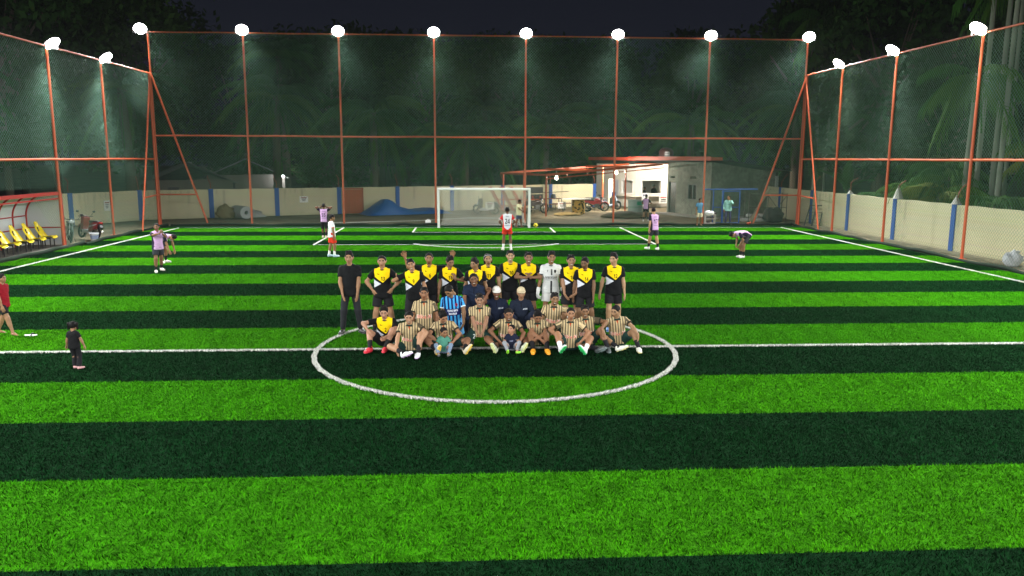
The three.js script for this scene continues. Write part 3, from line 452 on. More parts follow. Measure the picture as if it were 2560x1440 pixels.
    netting(b, 1.5, 1.85, (x, y, d) => V(13.83 + x, y + 0.05, d * 0.3 - 0.03), 0.004, 0.12); }
  // shoe rack with a white bundle
  { const b = thing('shoe_rack', 'small grey rack with a white bundle beside the boy in the blue shirt', 'rack', [13.45, 0, -29.0]); for (const y of [0.12, 0.36, 0.58]) add(b, 'shelf', box(0.5, 0.035, 0.3, 0, y, 0), mat(C(0.4, 0.38, 0.35), 0.8)); add(b, 'rack_side', [box(0.035, 0.62, 0.3, -0.265, 0.31, 0), box(0.035, 0.62, 0.3, 0.265, 0.31, 0)], mat(C(0.4, 0.38, 0.35), 0.8)); add(b, 'bundle', [ball(0.17, -0.1, 0.7, 0, 1.2, 0.8, 1), ball(0.13, 0.1, 0.68, 0.05)], white); add(b, 'shoe', [ball(0.1, -0.1, 0.18, 0.05, 1.3, .5, .7), ball(0.1, 0.12, 0.42, 0.05, 1.3, .5, .7), ball(0.12, 0.25, 0.68, 0, 1.2, .6, .8)], blackM); }
  { const b = thing('red_cap_heap', 'small orange boots left on the turf edge right of the gate', 'boots', [15.6, 0.12, -28.7]); add(b, 'boot', [ball(0.08, 0, 0, 0, 1.3, .7, .8)], mat(C(0.4, 0.08, 0.04), 0.7)); add(b, 'boot', [ball(0.07, 0.08, 0.05, 0.06, 1, .8, .8)], mat(C(0.4, 0.08, 0.04), 0.7)); b.name = numbered('boots'); }
  // scaffolding, sacks, bag and lattice in the right corner
  { const b = thing('scaffold', 'dark steel scaffold frame leaning in the right back corner', 'scaffold', [17.3, 0, -30.6], -0.1); const sm = mat(C(0.07, 0.06, 0.05), 0.6);
    for (const [x, z] of [[-1, 0], [0.1, 0], [1.2, 0], [-1, -1], [1.2, -1]]) add(b, 'upright', rod([x, 0, z], [x, 1.75, z], 0.025), sm); for (const [p, q] of [[[-1, 0.2, 0], [0.1, 1.6, 0]], [[0.1, 0.2, 0], [-1, 1.6, 0]], [[0.1, 0.2, 0], [1.2, 1.6, 0]], [[1.2, 0.2, 0], [0.1, 1.6, 0]], [[-1, 1.7, 0], [1.2, 1.7, 0]], [[-1, 0.9, 0], [1.2, 0.9, 0]]]) add(b, 'cross_brace', rod(p, q, 0.018), sm); add(b, 'plank', bar([-0.9, 0.1, 0.1], [0.25, 2.0, -0.4], 0.22, 0.06), mat(C(0.24, 0.22, 0.15), 0.9)); }
  { const sackM = mat(C(0.42, 0.42, 0.41), 0.85); for (let k = 0; k < 5; k++) { const s = thing('cement_sack', ['pale sack at the left end of the heap behind the leaning brace', 'pale sack in the middle of the heap under the scaffold', 'pale sack at the right end of the heap under the scaffold', 'pale sack lying on top of the heap on its left', 'pale sack lying on top of the heap on its right'][k], 'sack', [16.4 + (k % 3) * 0.72 + (k > 2 ? 0.36 : 0), k > 2 ? 0.24 : 0, -31.4], rr(-.4, .4), 'cement sacks'); const g = new RoundedBoxGeometry(0.66, 0.22, 0.42, 3, 0.1), p = g.attributes.position; for (let i = 0; i < p.count; i++) p.setY(i, p.getY(i) + 0.02 * Math.sin(p.getX(i) * 9 + k)); g.computeVertexNormals(); add(s, 'sack_body', g.translate(0, 0.12, 0), sackM); add(s, 'sack_seam', box(0.02, 0.02, 0.34, 0.33, 0.12, 0), sackM); } }
  { const b = thing('black_bag', 'bulging black bag beside the right corner post of the far fence', 'bag', [18.0, 0, -31.2]); const g = new THREE.SphereGeometry(0.5, 20, 14), p = g.attributes.position, n = noiseGrid(16); for (let i = 0; i < p.count; i++) { const k = 0.8 + 0.4 * n(p.getX(i) * 7 + 9, p.getY(i) * 7 + 9); p.setXYZ(i, p.getX(i) * k * 1.3, Math.max(0, p.getY(i) * k + 0.35), p.getZ(i) * k); } g.computeVertexNormals(); add(b, 'bag_body', g, blackM); add(b, 'bag_knot', ball(0.12, -0.45, 0.62, 0), blackM); }
  for (let k = 0; k < 2; k++) { const b = thing('steel_lattice', ['dark slatted steel panel leaning on the right wall, left of the pair', 'dark slatted steel panel leaning on the right wall, right of the pair'][k], 'panel', [19.0 + k * 0.4, 0, -28.6 + k * 0.1], 0.15, 'slatted steel panels leaning on the wall'); const m = mat(C(0.05, 0.055, 0.05), 0.5); add(b, 'panel_frame', [bar([-0.4, 0, 0.3], [0.1, 1.15, 0], 0.05, 0.05), bar([0.05, 0, 0.3], [0.5, 1.15, 0], 0.05, 0.05), bar([0.1, 1.15, 0], [0.5, 1.15, 0], 0.05, 0.05)], m); for (let j = 1; j < 6; j++) add(b, 'slat', bar([-0.4 + j * 0.09 * 0.9, j * 0.19, 0.3 - j * 0.05], [0.05 + j * 0.08, j * 0.19, 0.3 - j * 0.05], 0.05, 0.02), m); }
  { const b = thing('plastic_sack', 'crumpled white plastic sack at the foot of the right wall', 'sack', [19.15, 0, -11.6]); const g = new THREE.SphereGeometry(0.27, 22, 16), p = g.attributes.position, n = noiseGrid(16); for (let i = 0; i < p.count; i++) { const k = 0.75 + 0.5 * n(p.getX(i) * 11 + 9, p.getY(i) * 11 + p.getZ(i) * 8 + 9); p.setXYZ(i, p.getX(i) * k * 1.1, Math.max(0, p.getY(i) * k * 1.2 + 0.24), p.getZ(i) * k); } add(b, 'sack_body', (g.computeVertexNormals(), g), mat(C(0.45, 0.47, 0.5), 0.55)); add(b, 'sack_tie', ball(0.06, 0.14, 0.52, 0, 1.4, .8, 1), mat(C(0.45, 0.47, 0.5), 0.55)); }
  { const b = thing('plastic_bucket', 'white bucket with blue print between the left turf edge and the scooters', 'bucket', [-17.1, 0, -21.0]); add(b, 'bucket_body', new THREE.LatheGeometry([[0, 0.01], [0.14, 0.01], [0.18, 0.3], [0.195, 0.31], [0.195, 0.35], [0.17, 0.35], [0.13, 0.05], [0, 0.05]].map((p) => new THREE.Vector2(...p)), 20), mat(C(0.55, 0.57, 0.6), 0.5)); add(b, 'print_band', new THREE.CylinderGeometry(0.177, 0.152, 0.17, 20, 1, true).translate(0, 0.17, 0), mat(C(0.22, 0.28, 0.42), 0.6, { side: THREE.DoubleSide })); add(b, 'handle', new THREE.TorusGeometry(0.19, 0.006, 5, 16, Math.PI).rotateX(2.6).translate(0, 0.33, 0), steel); }
  { const p = tube([[-8.5, 0.0, -30.6], [-6, 0.03, -30.9], [-3.4, 0.0, -32.2], [-0.5, 0.02, -34], [2, 0.0, -34.2]], 0.025, 30, 5); const m = add(scene, 'hose_pipe', p, mat(C(0.5, 0.5, 0.45), 0.6)); tag(m, 'thin pale hose lying on the ground behind the goal', 'hose'); }
}
// ---------------------------------------------------------------- hut behind the wall
{
  const o = thing('wooden_hut', 'old plank hut with tin roof and lamp beyond the back wall', 'hut', [-19.6, 0, -55], 0.25), wood = mat(C(0.2, 0.19, 0.16), 0.9), tin = mat(C(0.16, 0.16, 0.15), 0.6);
  const plankG = new THREE.BoxGeometry(3.4, 0.17, 0.05); for (let k = 0; k < 11; k++) { const m = add(o, 'plank', plankG, wood); m.position.set(1.4, 0.3 + k * 0.185, 1.2 + rr(-.01, .01)); }
  add(o, 'wall', [box(6.4, 2.2, 0.1, 0, 1.1, 1.1), box(0.1, 2.2, 4, 3.15, 1.1, -0.9), box(0.1, 2.2, 4, -3.15, 1.1, -0.9)], wood);
  add(o, 'roof', [box(4.1, 0.05, 5, 0, 0, 0).rotateZ(-0.42).translate(1.7, 2.75, -0.8), box(4.1, 0.05, 5, 0, 0, 0).rotateZ(0.42).translate(-1.75, 2.75, -0.8)], tin);
  for (let k = 0; k < 6; k++) add(o, 'roof_ridge', [box(4.05, 0.03, 0.05, 0, 0.03, -2 + k * 0.8).rotateZ(-0.42).translate(1.7, 2.76, -0.6), box(4.05, 0.03, 0.05, 0, 0.03, -2 + k * 0.8).rotateZ(0.42).translate(-1.75, 2.76, -0.6)], tin);
  add(o, 'window', [box(0.8, 0.6, 0.06, -1.3, 1.35, 1.18)], mat(C(0.05, 0.05, 0.05), 0.4));
  const l = thing('hut_lamp', 'small white lamp glowing at the corner of the hut', 'lamp', [-16.2, 2.1, -53.9]);
  add(l, 'lamp_bulb', ball(0.09, 0, 0, 0), new THREE.MeshStandardMaterial({ color: 0xffffff, emissive: C(0.95, 0.92, 1), emissiveIntensity: 30 })); add(l, 'lamp_holder', [cyl(0.05, 0.06, 0.1, 0, 0.13, 0), rod([0, 0.15, 0], [-0.5, 0.2, -0.2], 0.02)], steel);
  const p = new THREE.PointLight(C(0.95, 0.93, 1), 10, 0, 2); p.name = 'hut_light'; p.castShadow = true; p.shadow.radius = 3; l.add(p);
  copyOf(o, 'wooden_hut', 'low tin-roofed hut in shadow left of the plank hut', [-22.8, -0.3, -50], 0.45);
}
// ---------------------------------------------------------------- dugout with yellow seats
{
  const o = thing('dugout_shelter', 'red framed team dugout with curved grey sheets on the left', 'dugout', [-17.45, 0, -18.95]);
  const red = mat(C(0.4, 0.022, 0.018), 0.45), sheet = mat(C(0.62, 0.64, 0.66), 0.5, { side: THREE.DoubleSide }), L = 9, D = 1.45, H = 2.22;
  const prof = []; for (let i = 0; i <= 14; i++) { const a = i / 14 * Math.PI / 2; prof.push([-D + 0.95 * (1 - Math.sin(a) * 1) * 0 - 0 + 0.95 * (1 - Math.cos(a)), 1.25 + (H - 1.25) * Math.sin(a)]); }
  prof.push([0, H]); prof.unshift([-D, 0.05]);
  for (let k = 0; k <= 9; k++) add(o, 'rib', tube(prof.map(([x, y]) => [x + 0.02, y - 0.02, k * 1.0]), 0.035, 30, 6), red);
  for (let k = 0; k < 9; k++) { const P = [], I = []; prof.forEach(([x, y]) => { P.push(x, y, k + 0.02, x, y, k + 0.98); }); for (let i = 0; i < prof.length - 1; i++) I.push(i * 2, i * 2 + 2, i * 2 + 1, i * 2 + 1, i * 2 + 2, i * 2 + 3); const g = new THREE.BufferGeometry(); g.setAttribute('position', new THREE.Float32BufferAttribute(P, 3)); g.setIndex(I); g.computeVertexNormals(); add(o, 'sheet', g, sheet); }
  const s = new THREE.Shape(); s.moveTo(0, 0.05); for (const [x, y] of [...prof].reverse()) s.lineTo(x, y); s.lineTo(0, 0.05);
  add(o, 'end_sheet', new THREE.ExtrudeGeometry(s, { depth: 0.02, bevelEnabled: false }).translate(0, 0, -0.03), sheet);
  add(o, 'front_beam', [box(0.1, 0.14, L + 0.1, 0.02, H, L / 2)], red); add(o, 'front_beam', [box(0.06, 0.06, L, 0.0, H - 0.22, L / 2)], red); add(o, 'front_post', box(0.09, H, 0.09, 0.03, H / 2, -0.06), red);
  for (const y of [0.75, 1.28]) add(o, 'back_rail', rod([-D + 0.04, y, 0], [-D + 0.04, y, L], 0.025), red); add(o, 'side_rail', rod([-D, 0.78, 0.03], [0, 0.78, 0.03], 0.025), red);
  const sp = grainTexture(128, [92, 90, 84], 0.3, [8, 40]); add(o, 'floor_slab', box(D + 0.3, 0.05, L, -D / 2 + 0.1, 0.01, L / 2), mat(C(0.8, 0.8, 0.8), 0.9, { map: sp }));
  // seats
  const seat = thing('bucket_chair', 'yellow plastic bucket seat at the far end of the dugout row', 'chair', [0, 0, 0], 0, 'yellow dugout seats');
  const yel = mat(C(0.8, 0.62, 0.008), 0.25, { side: THREE.DoubleSide });
  { const g = new THREE.PlaneGeometry(1, 1, 12, 36), p = g.attributes.position; // shell: length along t from the front lip over the seat and up the reclined back
    for (let i = 0; i < p.count; i++) { const u = p.getX(i) * 2, t = p.getY(i) + 0.5; let x, y, w;
      const bend = 0.42; if (t < bend) { const k = t / bend; x = 0.02 - 0.46 * k; y = 0.44 - 0.07 * k - 0.05 * Math.exp(-k * 8) + 0.015 * k; w = 0.23 + 0.03 * k; } else { const k = (t - bend) / (1 - bend); x = -0.44 - 0.36 * k - 0.03 * Math.sin(k * 3.14); y = 0.385 + 0.66 * k * k ** 0.05; w = k < 0.62 ? 0.265 - 0.02 * k : 0.25 - 0.11 * Math.min(1, (k - 0.62) / 0.16) + (k > 0.9 ? -(k - 0.9) * 0.6 : 0); }
      const edge = Math.pow(Math.abs(u), 3); p.setXYZ(i, x + edge * 0.05 * (t > bend ? 1 : 0), y + edge * 0.055 * (t < bend ? 1 : 0.4) - (t < 0.04 ? 0.03 : 0), u * w); }
    g.computeVertexNormals(); add(seat, 'seat_shell', g, yel); add(seat, 'lumbar_hole', [ball(0.035, -0.625, 0.68, 0, 0.5, 1, 0.9)], blackM); }
  for (const [x, z] of [[-0.12, -0.16], [-0.12, 0.16], [-0.5, -0.16], [-0.5, 0.16]]) add(seat, 'seat_leg', box(0.035, 0.36, 0.035, x, 0.2, z), blackM);
  add(seat, 'seat_frame', [box(0.42, 0.03, 0.03, -0.31, 0.365, -0.16), box(0.42, 0.03, 0.03, -0.31, 0.365, 0.16), box(0.03, 0.45, 0.03, -0.66, 0.6, 0)], blackM);
  seat.position.set(-17.42, 0.03, -18.25);
  ['second yellow seat from the far end of the dugout', 'third yellow seat from the far end of the dugout', 'fourth yellow seat from the far end, its back cut by the frame edge', 'fifth yellow seat, only its lip visible at the frame edge', 'yellow seat outside the picture'].forEach((l, k) => copyOf(seat, 'bucket_chair', l, [-17.42, 0.03, -18.25 + 0.9 * (k + 1)], 0));
}
// ---------------------------------------------------------------- motorbikes
{
  const tyre = mat(C(0.012, 0.012, 0.012), 0.8), chrome = mat(C(0.45, 0.45, 0.45), 0.25, { metalness: 0.9 }), seatM = mat(C(0.02, 0.02, 0.02), 0.6);
  function bike(label, pos, turn, paint, trim, scooter, lean = -0.12) {
    const o = thing('motorbike', label, 'motorbike', pos, turn, 'parked motorbikes'); o.rotation.set(lean, turn, 0, 'YXZ');
    const pm = mat(paint, 0.3), tm = mat(trim, 0.35), R = scooter ? 0.27 : 0.29;
    for (const x of [-0.6, 0.64]) { const w = new THREE.Group(); const m = add(o, 'wheel', tor(R, 0.05, 26, 8).translate(x, R + 0.05, 0), tyre); add(m, 'rim', [tor(R - 0.05, 0.018, 22, 6).translate(x, R + 0.05, 0), ...[0, 1, 2, 3, 4].map((k) => rod([x, R + 0.05, 0], [x + Math.cos(k * 1.2566) * (R - 0.05), R + 0.05 + Math.sin(k * 1.2566) * (R - 0.05), 0], 0.014, 0.01, 6)), cyl(0.06, 0.06, 0.09, 0, 0, 0, 10).rotateX(Math.PI / 2).translate(x, R + 0.05, 0)], scooter ? blackM : chrome); }
    add(o, 'fork', [rod([0.64, R + 0.05, 0.07], [0.42, 0.92, 0.06], 0.022), rod([0.64, R + 0.05, -0.07], [0.42, 0.92, -0.06], 0.022)], chrome);
    add(o, 'front_fender', new THREE.TorusGeometry(R + 0.05, 0.045, 6, 14, 1.9).rotateZ(0.5).scale(1, 1, 1.4).translate(0.64, R + 0.05, 0), pm);
    const ext = (pts, d, bev = 0.03) => { const s = new THREE.Shape(); s.moveTo(...pts[0]); for (let i = 1; i < pts.length; i++) s.lineTo(...pts[i]); return new THREE.ExtrudeGeometry(s, { depth: d, bevelEnabled: true, bevelSize: bev, bevelThickness: bev, bevelSegments: 2 }).translate(0, 0, -d / 2); };
    if (scooter) { add(o, 'leg_shield', ext([[0.5, 0.42], [0.33, 0.44], [0.27, 0.95], [0.45, 0.98]], 0.26), pm); add(o, 'floor_board', ext([[0.36, 0.3], [-0.12, 0.3], [-0.12, 0.38], [0.36, 0.4]], 0.24), tm); add(o, 'body_panel', ext([[-0.1, 0.34], [-0.7, 0.52], [-0.92, 0.76], [-0.2, 0.72]], 0.2), pm); add(o, 'stripe', ext([[-0.2, 0.55], [-0.8, 0.68], [-0.82, 0.71], [-0.22, 0.6]], 0.25, 0.012), tm); add(o, 'nose', ext([[0.44, 0.72], [0.62, 0.66], [0.5, 0.95], [0.38, 0.98]], 0.14), tm); }
    else { add(o, 'tank', ball(0.2, 0.12, 0.78, 0, 1.35, 0.75, 0.75, 18), pm); add(o, 'body_panel', ext([[0.3, 0.5], [-0.2, 0.52], [-0.82, 0.72], [-0.82, 0.8], [-0.1, 0.72], [0.34, 0.68]], 0.16), pm); add(o, 'engine', [rbox(0.36, 0.28, 0.26, 0.08, 0.42, 0, 0.04), cyl(0.1, 0.1, 0.3, 0.16, 0.55, 0)], mat(C(0.08, 0.08, 0.08), 0.4)); add(o, 'frame_tube', [rod([0.42, 0.85, 0], [0.2, 0.3, 0], 0.025), rod([0.2, 0.3, 0], [-0.3, 0.32, 0], 0.025), rod([-0.3, 0.32, 0], [-0.6, R + 0.05, 0.09], 0.025)], blackM); }
    add(o, 'seat', rbox(0.72, 0.1, 0.24, -0.48, scooter ? 0.8 : 0.82, 0, 0.045), seatM); add(o, 'rear_fender', ext([[-0.8, 0.62], [-1.0, 0.5], [-1.02, 0.56], [-0.86, 0.74]], 0.1), blackM);
    add(o, 'handlebar', [rod([0.36, 1.02, -0.34], [0.4, 1.0, 0], 0.018), rod([0.36, 1.02, 0.34], [0.4, 1.0, 0], 0.018), rbox(0.16, 0.12, 0.2, 0.42, 0.99, 0, 0.04)], blackM);
    for (const s of [-1, 1]) add(o, 'mirror', [rod([0.37, 1.03, s * 0.24], [0.35, 1.2, s * 0.36], 0.009), ball(0.065, 0.35, 1.24, s * 0.38, 0.4, 0.75, 1)], blackM);
    add(o, 'headlight', ball(0.09, 0.5, scooter ? 0.88 : 0.92, 0, 0.7, 0.9, 1.2), mat(C(0.6, 0.62, 0.65), 0.15)); add(o, 'tail_light', rbox(0.06, 0.07, 0.16, -0.93, 0.76, 0, 0.015), mat(C(0.4, 0.01, 0.01), 0.3)); add(o, 'exhaust', rod([0.0, 0.25, 0.15], [-0.75, 0.36, 0.19], 0.035, 0.05, 10), chrome); add(o, 'side_stand', rod([-0.02, 0.3, -0.1], [-0.05, 0.0, -0.24], 0.012), blackM);
    return o;
  }
  bike('red scooter parked at the left fence beside the white bucket', [-17.75, 0, -21.9], 2.5, C(0.22, 0.015, 0.02), C(0.4, 0.4, 0.42), true, 0.1);
  bike('black motorbike with white number panel nearest the dugout', [-18.0, 0, -20.6], -1.05, C(0.02, 0.03, 0.028), C(0.6, 0.6, 0.6), false);
  bike('black and white scooter parked behind the goal net', [0.9, 0, -37.6], 2.75, C(0.03, 0.032, 0.035), C(0.6, 0.6, 0.62), true);
  bike('dark motorbike with red parts parked at the right goal post', [4.3, 0, -38.3], 0.35, C(0.03, 0.02, 0.02), C(0.35, 0.02, 0.02), false);
  bike('red tanked motorbike beside the patterned table', [8.7, 0, -40.2], 0.1, C(0.36, 0.015, 0.025), C(0.1, 0.1, 0.1), false);
  bike('black and pale blue scooter in front of the orange lit doorway', [10.0, 0, -42.2], 0.15, C(0.03, 0.035, 0.04), C(0.3, 0.38, 0.5), true);
  bike('dark motorbike between the red tanked bike and the white wall', [9.2, 0, -43.2], 0.4, C(0.04, 0.05, 0.06), C(0.3, 0.03, 0.03), false);
}
// ---------------------------------------------------------------- trees
{
  const leafM = (c, r = 0.7) => new THREE.MeshPhysicalMaterial({ color: c, roughness: r, side: THREE.DoubleSide, specularIntensity: 0.25 });
  const palmGreens = [leafM(C(0.045, 0.13, 0.022)), leafM(C(0.03, 0.1, 0.02)), leafM(C(0.065, 0.15, 0.02))], yellowGreen = leafM(C(0.17, 0.21, 0.035)), bark = mat(C(0.12, 0.105, 0.08), 0.95), paleBark = mat(C(0.22, 0.235, 0.19), 0.9);
  function frondGeometry(len, rise, droop, n, leaflet, hang) {
    const P = [], I = []; const at = (t) => V(len * (t - 0.12 * t * t * droop), len * (rise * t - droop * t * t), 0);
    for (let i = 3; i <= n; i++) for (const s of [-1, 1]) { const t = i / n, a = at(t), L = leaflet * Math.sin(Math.min(1, 0.25 + t * 1.1) * 2.6) * rr(0.8, 1.1) + 0.12, f = at(Math.min(1, t + 0.02)).sub(at(t - 0.02)).normalize(); const b = P.length / 3, w = 0.022 * Math.sqrt(len);
      const m = a.clone().addScaledVector(f, L * 0.3).add(V(0, L * 0.12, s * L * 0.45)), e = a.clone().addScaledVector(f, L * 0.5).add(V(0, -L * hang * rr(0.6, 1.2), s * L * 0.75));
      for (const [q, k] of [[a, 0.6], [m, 1], [e, 0.15]]) P.push(q.x - w * k, q.y, q.z, q.x + w * k, q.y + 0.004, q.z); I.push(b, b + 1, b + 2, b + 1, b + 3, b + 2, b + 2, b + 3, b + 4, b + 3, b + 5, b + 4); }
    const g = new THREE.BufferGeometry(); g.setAttribute('position', new THREE.Float32BufferAttribute(P, 3)); g.setIndex(I); g.computeVertexNormals();
    const pts = []; for (let i = 0; i <= 8; i++) { const a = at(i / 8); pts.push([a.x, a.y, 0]); } return merge([g, tube(pts, 0.035, 12, 4)]);
  }
  const big = [frondGeometry(5.2, 0.75, 0.75, 46, 0.95, 0.55), frondGeometry(5.0, 0.45, 0.75, 46, 0.9, 0.6), frondGeometry(4.6, 0.05, 0.85, 42, 0.85, 0.7), frondGeometry(3.0, -0.5, 0.9, 30, 0.6, 0.9)];
  const small = [frondGeometry(2.2, 0.7, 0.7, 30, 0.6, 0.8), frondGeometry(2.0, 0.3, 0.8, 28, 0.6, 1.1), frondGeometry(1.7, 0.0, 1.2, 26, 0.55, 1.2)];
  function palm(name, label, cat, x, z, trunkH, r, fronds, count, scale, barkMat, greens, lean = 0, group) {
    const o = thing(name, label, cat, [x, 0, z], rr(0, 6), group);
    const pts = []; for (let i = 0; i <= 6; i++) pts.push([lean * (i / 6) ** 2, trunkH * i / 6, 0]);
    const tg = tube(pts, r, 30, 10), p = tg.attributes.position; for (let i = 0; i < p.count; i++) { const y = p.getY(i), k = 1 - 0.3 * y / trunkH + 0.04 * Math.sin(y * 14); p.setX(i, (p.getX(i) - lean * (y / trunkH) ** 2) * k + lean * (y / trunkH) ** 2); p.setZ(i, p.getZ(i) * k); } tg.computeVertexNormals(); add(o, 'trunk', tg, barkMat);
    for (let k = 0; k < count; k++) { const lv = fronds.length, q = k / count, v = Math.min(lv - 1, Math.floor(q * lv)); const m = add(o, 'frond', fronds[v], greens[k % greens.length]); m.position.set(lean, trunkH - 0.1 - q * 0.4, 0); m.rotation.set(0, k * 2.399 + rr(-.2, .2), rr(-.12, .12), 'YXZ'); m.scale.setScalar(scale * rr(0.85, 1.1)); }
    return o;
  }
  // oil palms behind the back wall
  const OP = [[-7.9, -50, 7.3, 'oil palm with arched fronds behind the goal, left of its centre'], [-0.6, -53, 5.6, 'oil palm straight behind the goal'], [-15.5, -49, 8.4, 'oil palm between the two leftmost inner fence posts'], [-24, -42, 8.5, 'oil palm behind the top left fence corner'], [6.5, -56, 6.6, 'oil palm behind the awning'], [18.5, -52, 6.6, 'oil palm rising behind the grey building'], [12, -60, 8, 'oil palm far behind the canteen roof'], [-30, -30, 7.6, 'oil palm beyond the left fence'], [-27, -19, 8.2, 'oil palm beyond the dugout'], [24.5, -44, 7.5, 'oil palm behind the right fence corner'], [-16.5, -57, 12.5, 'tall oil palm showing above the far fence on the left'], [-36, -42, 9, 'oil palm far beyond the left wall'], [1.5, -64, 8.5, 'oil palm deep in the dark behind the goal'], [-9, -66, 9, 'oil palm deep in the dark left of the goal']];
  for (const [x, z, h, l] of OP) { const o = palm('oil_palm', l, 'palm tree', x, z, h, 0.36, big, 30, rr(0.9, 1.1), bark, palmGreens, rr(-.4, .4)); for (let k = 0; k < 9; k++) { const m = add(o, 'fern', small[2], palmGreens[2]); m.position.set(0, h * rr(0.35, 0.92), 0); m.rotation.set(0, rr(0, 6.28), -0.5, 'YXZ'); m.scale.setScalar(rr(0.5, 0.8)); } }
  // slender areca palms behind the right wall
  const AP = [[22.6, -20.2, 7.6, 0.12, 'slender palm with drooping fronds beside the nearest right floodlight'], [23.5, -20.7, 15, 0.13, 'left one of two tall pale palm trunks side by side on the right'], [24.0, -20.3, 16, 0.13, 'right one of two tall pale palm trunks side by side on the right'], [23.2, -18.7, 17, 0.12, 'tall pale palm trunk nearest the right picture edge'], [25.8, -43.5, 14, 0.13, 'thin palm trunk behind the right fence corner'], [25, -40, 12.5, 0.12, 'thin palm trunk just right of the corner floodlight'], [25.5, -21.6, 13, 0.11, 'thin palm trunk rising from the right picture edge']];
  for (const [x, z, h, r, l] of AP) palm('areca_palm', l, 'palm tree', x, z, h, r, [small[0], small[1], small[1], small[2], small[2]], 15, h < 9 ? 1.25 : 1.4, paleBark, [palmGreens[0], palmGreens[2]], rr(-.15, .15));
  const YP = [[22.2, -23.6, 2.3, 'yellowish young palm clump above the right wall'], [23.0, -22.0, 3.0, 'green young palm clump behind the yellowish one'], [21.9, -25.4, 1.7, 'young palm drooping over the wall behind the middle right post'], [21.9, -21.0, 2.2, 'young palm left of the slender drooping palm'], [22.4, -17.4, 1.9, 'young palm under the tall pale trunks'], [25, -27, 3.6, 'taller young palm deep behind the right wall'], [26, -19.5, 4.2, 'young palm behind the tall pale trunks'], [24.2, -24.2, 3.4, 'young palm deep between the yellowish clump and the banana plant']];
  YP.forEach(([x, z, h, l], i) => palm('young_palm', l, 'palm', x, z, h, 0.09, [small[0], small[0], small[1], small[1]], 13, 0.95, bark, i % 3 === 0 ? [yellowGreen, palmGreens[2]] : [palmGreens[0], palmGreens[2]], 0));
  { // banana plant: broad leaves
    const o = thing('banana_plant', 'banana plant with one broad upright leaf behind the right wall', 'banana plant', [22.3, 0, -31]); add(o, 'stem', rod([0, 0, 0], [0, 2.0, 0], 0.12, 0.08), leafM(C(0.1, 0.16, 0.05)));
    const g = new THREE.PlaneGeometry(1, 1, 4, 14), p = g.attributes.position; for (let i = 0; i < p.count; i++) { const u = p.getX(i) * 2, t = p.getY(i) + 0.5; p.setXYZ(i, t * 2.2, 0.9 * t - 0.9 * t * t + 0.12 * Math.abs(u), u * 0.32 * Math.pow(Math.sin(Math.min(1, t * 1.05 + 0.06) * 3.05), 0.6)); } g.computeVertexNormals();
    for (const [a, e, s] of [[0.2, 1.35, 1], [1.6, 0.5, 0.9], [3.1, 0.55, 1], [4.4, 0.9, 0.9], [5.4, 0.35, 0.8]]) { const m = add(o, 'leaf', g, palmGreens[0]); m.position.y = 1.9; m.rotation.set(0, a, e, 'YXZ'); m.scale.setScalar(s); }
  }
  // broadleaf trees: clumps of leaves round limbs
  function crownGeometry(clumps, per, leaf) {
    const P = [], I = [], lim = [];
    for (let c = 0; c < clumps; c++) { const a = rr(0, 6.28), y = rr(-0.9, 1), R = Math.sqrt(1 - y * y * 0.8) * rr(0.45, 1.0), cx = Math.cos(a) * R, cz = Math.sin(a) * R, cy = y; if (c % 4 === 0) lim.push([cx, cy, cz]);
      for (let k = 0; k < per; k++) { const d = V(rr(-1, 1), rr(-1, 1), rr(-1, 1)).multiplyScalar(0.3 * Math.cbrt(rnd())), x = cx + d.x, yy = cy + d.y * 0.7, z = cz + d.z, n = V(rr(-1, 1), rr(-.2, 1.4), rr(-1, 1)).normalize(), u = V(rr(-1, 1), rr(-1, 1), rr(-1, 1)).cross(n).normalize().multiplyScalar(leaf * rr(0.7, 1.3)), w = u.clone().cross(n).multiplyScalar(0.5), b = P.length / 3;
        P.push(x - u.x, yy - u.y, z - u.z, x + w.x, yy + w.y, z + w.z, x + u.x, yy + u.y, z + u.z, x - w.x, yy - w.y, z - w.z); I.push(b, b + 1, b + 2, b, b + 2, b + 3); } }
    const g = new THREE.BufferGeometry(); g.setAttribute('position', new THREE.Float32BufferAttribute(P, 3)); g.setIndex(I); g.computeVertexNormals(); return [g, lim];
  }
  const crowns = [0, 1, 2].map(() => crownGeometry(90, 60, 0.055)), greens = [leafM(C(0.03, 0.078, 0.018)), leafM(C(0.024, 0.058, 0.016)), leafM(C(0.042, 0.095, 0.02))];
  function woodland(label, list) {      // a dark mass of trees that cannot be counted
    const o = thing('woodland', label, 'woodland'); o.userData.kind = 'stuff';
    const trunk = merge([rod([0, 0, 0], [0.03, 0.62, 0.02], 0.055, 0.03, 7), ...crowns[0][1].slice(0, 14).map(([a, b, c]) => rod([0.03, 0.5, 0.02], [a * 0.8, 0.6 + b * 0.34, c * 0.8], 0.018, 0.005, 5))]);
    const M = new THREE.Matrix4(), T = new THREE.InstancedMesh(trunk, bark, list.length); T.name = 'trunk'; o.add(T);
    crowns.forEach(([g], v) => {
      const L = list.map((t, i) => [t, i]).filter(([, i]) => i % 3 === v), im = new THREE.InstancedMesh(g, greens[v], L.length); im.name = 'crown'; o.add(im);
      L.forEach(([[x, z, h, w], i], j) => { const q = new THREE.Quaternion().setFromAxisAngle(V(0, 1, 0), rr(0, 6)); T.setMatrixAt(i, M.compose(V(x, 0, z), q, V(w, h, w))); im.setMatrixAt(j, M.compose(V(x, h * 0.6, z), q, V(w, h * 0.4, w))); });
    });
  }
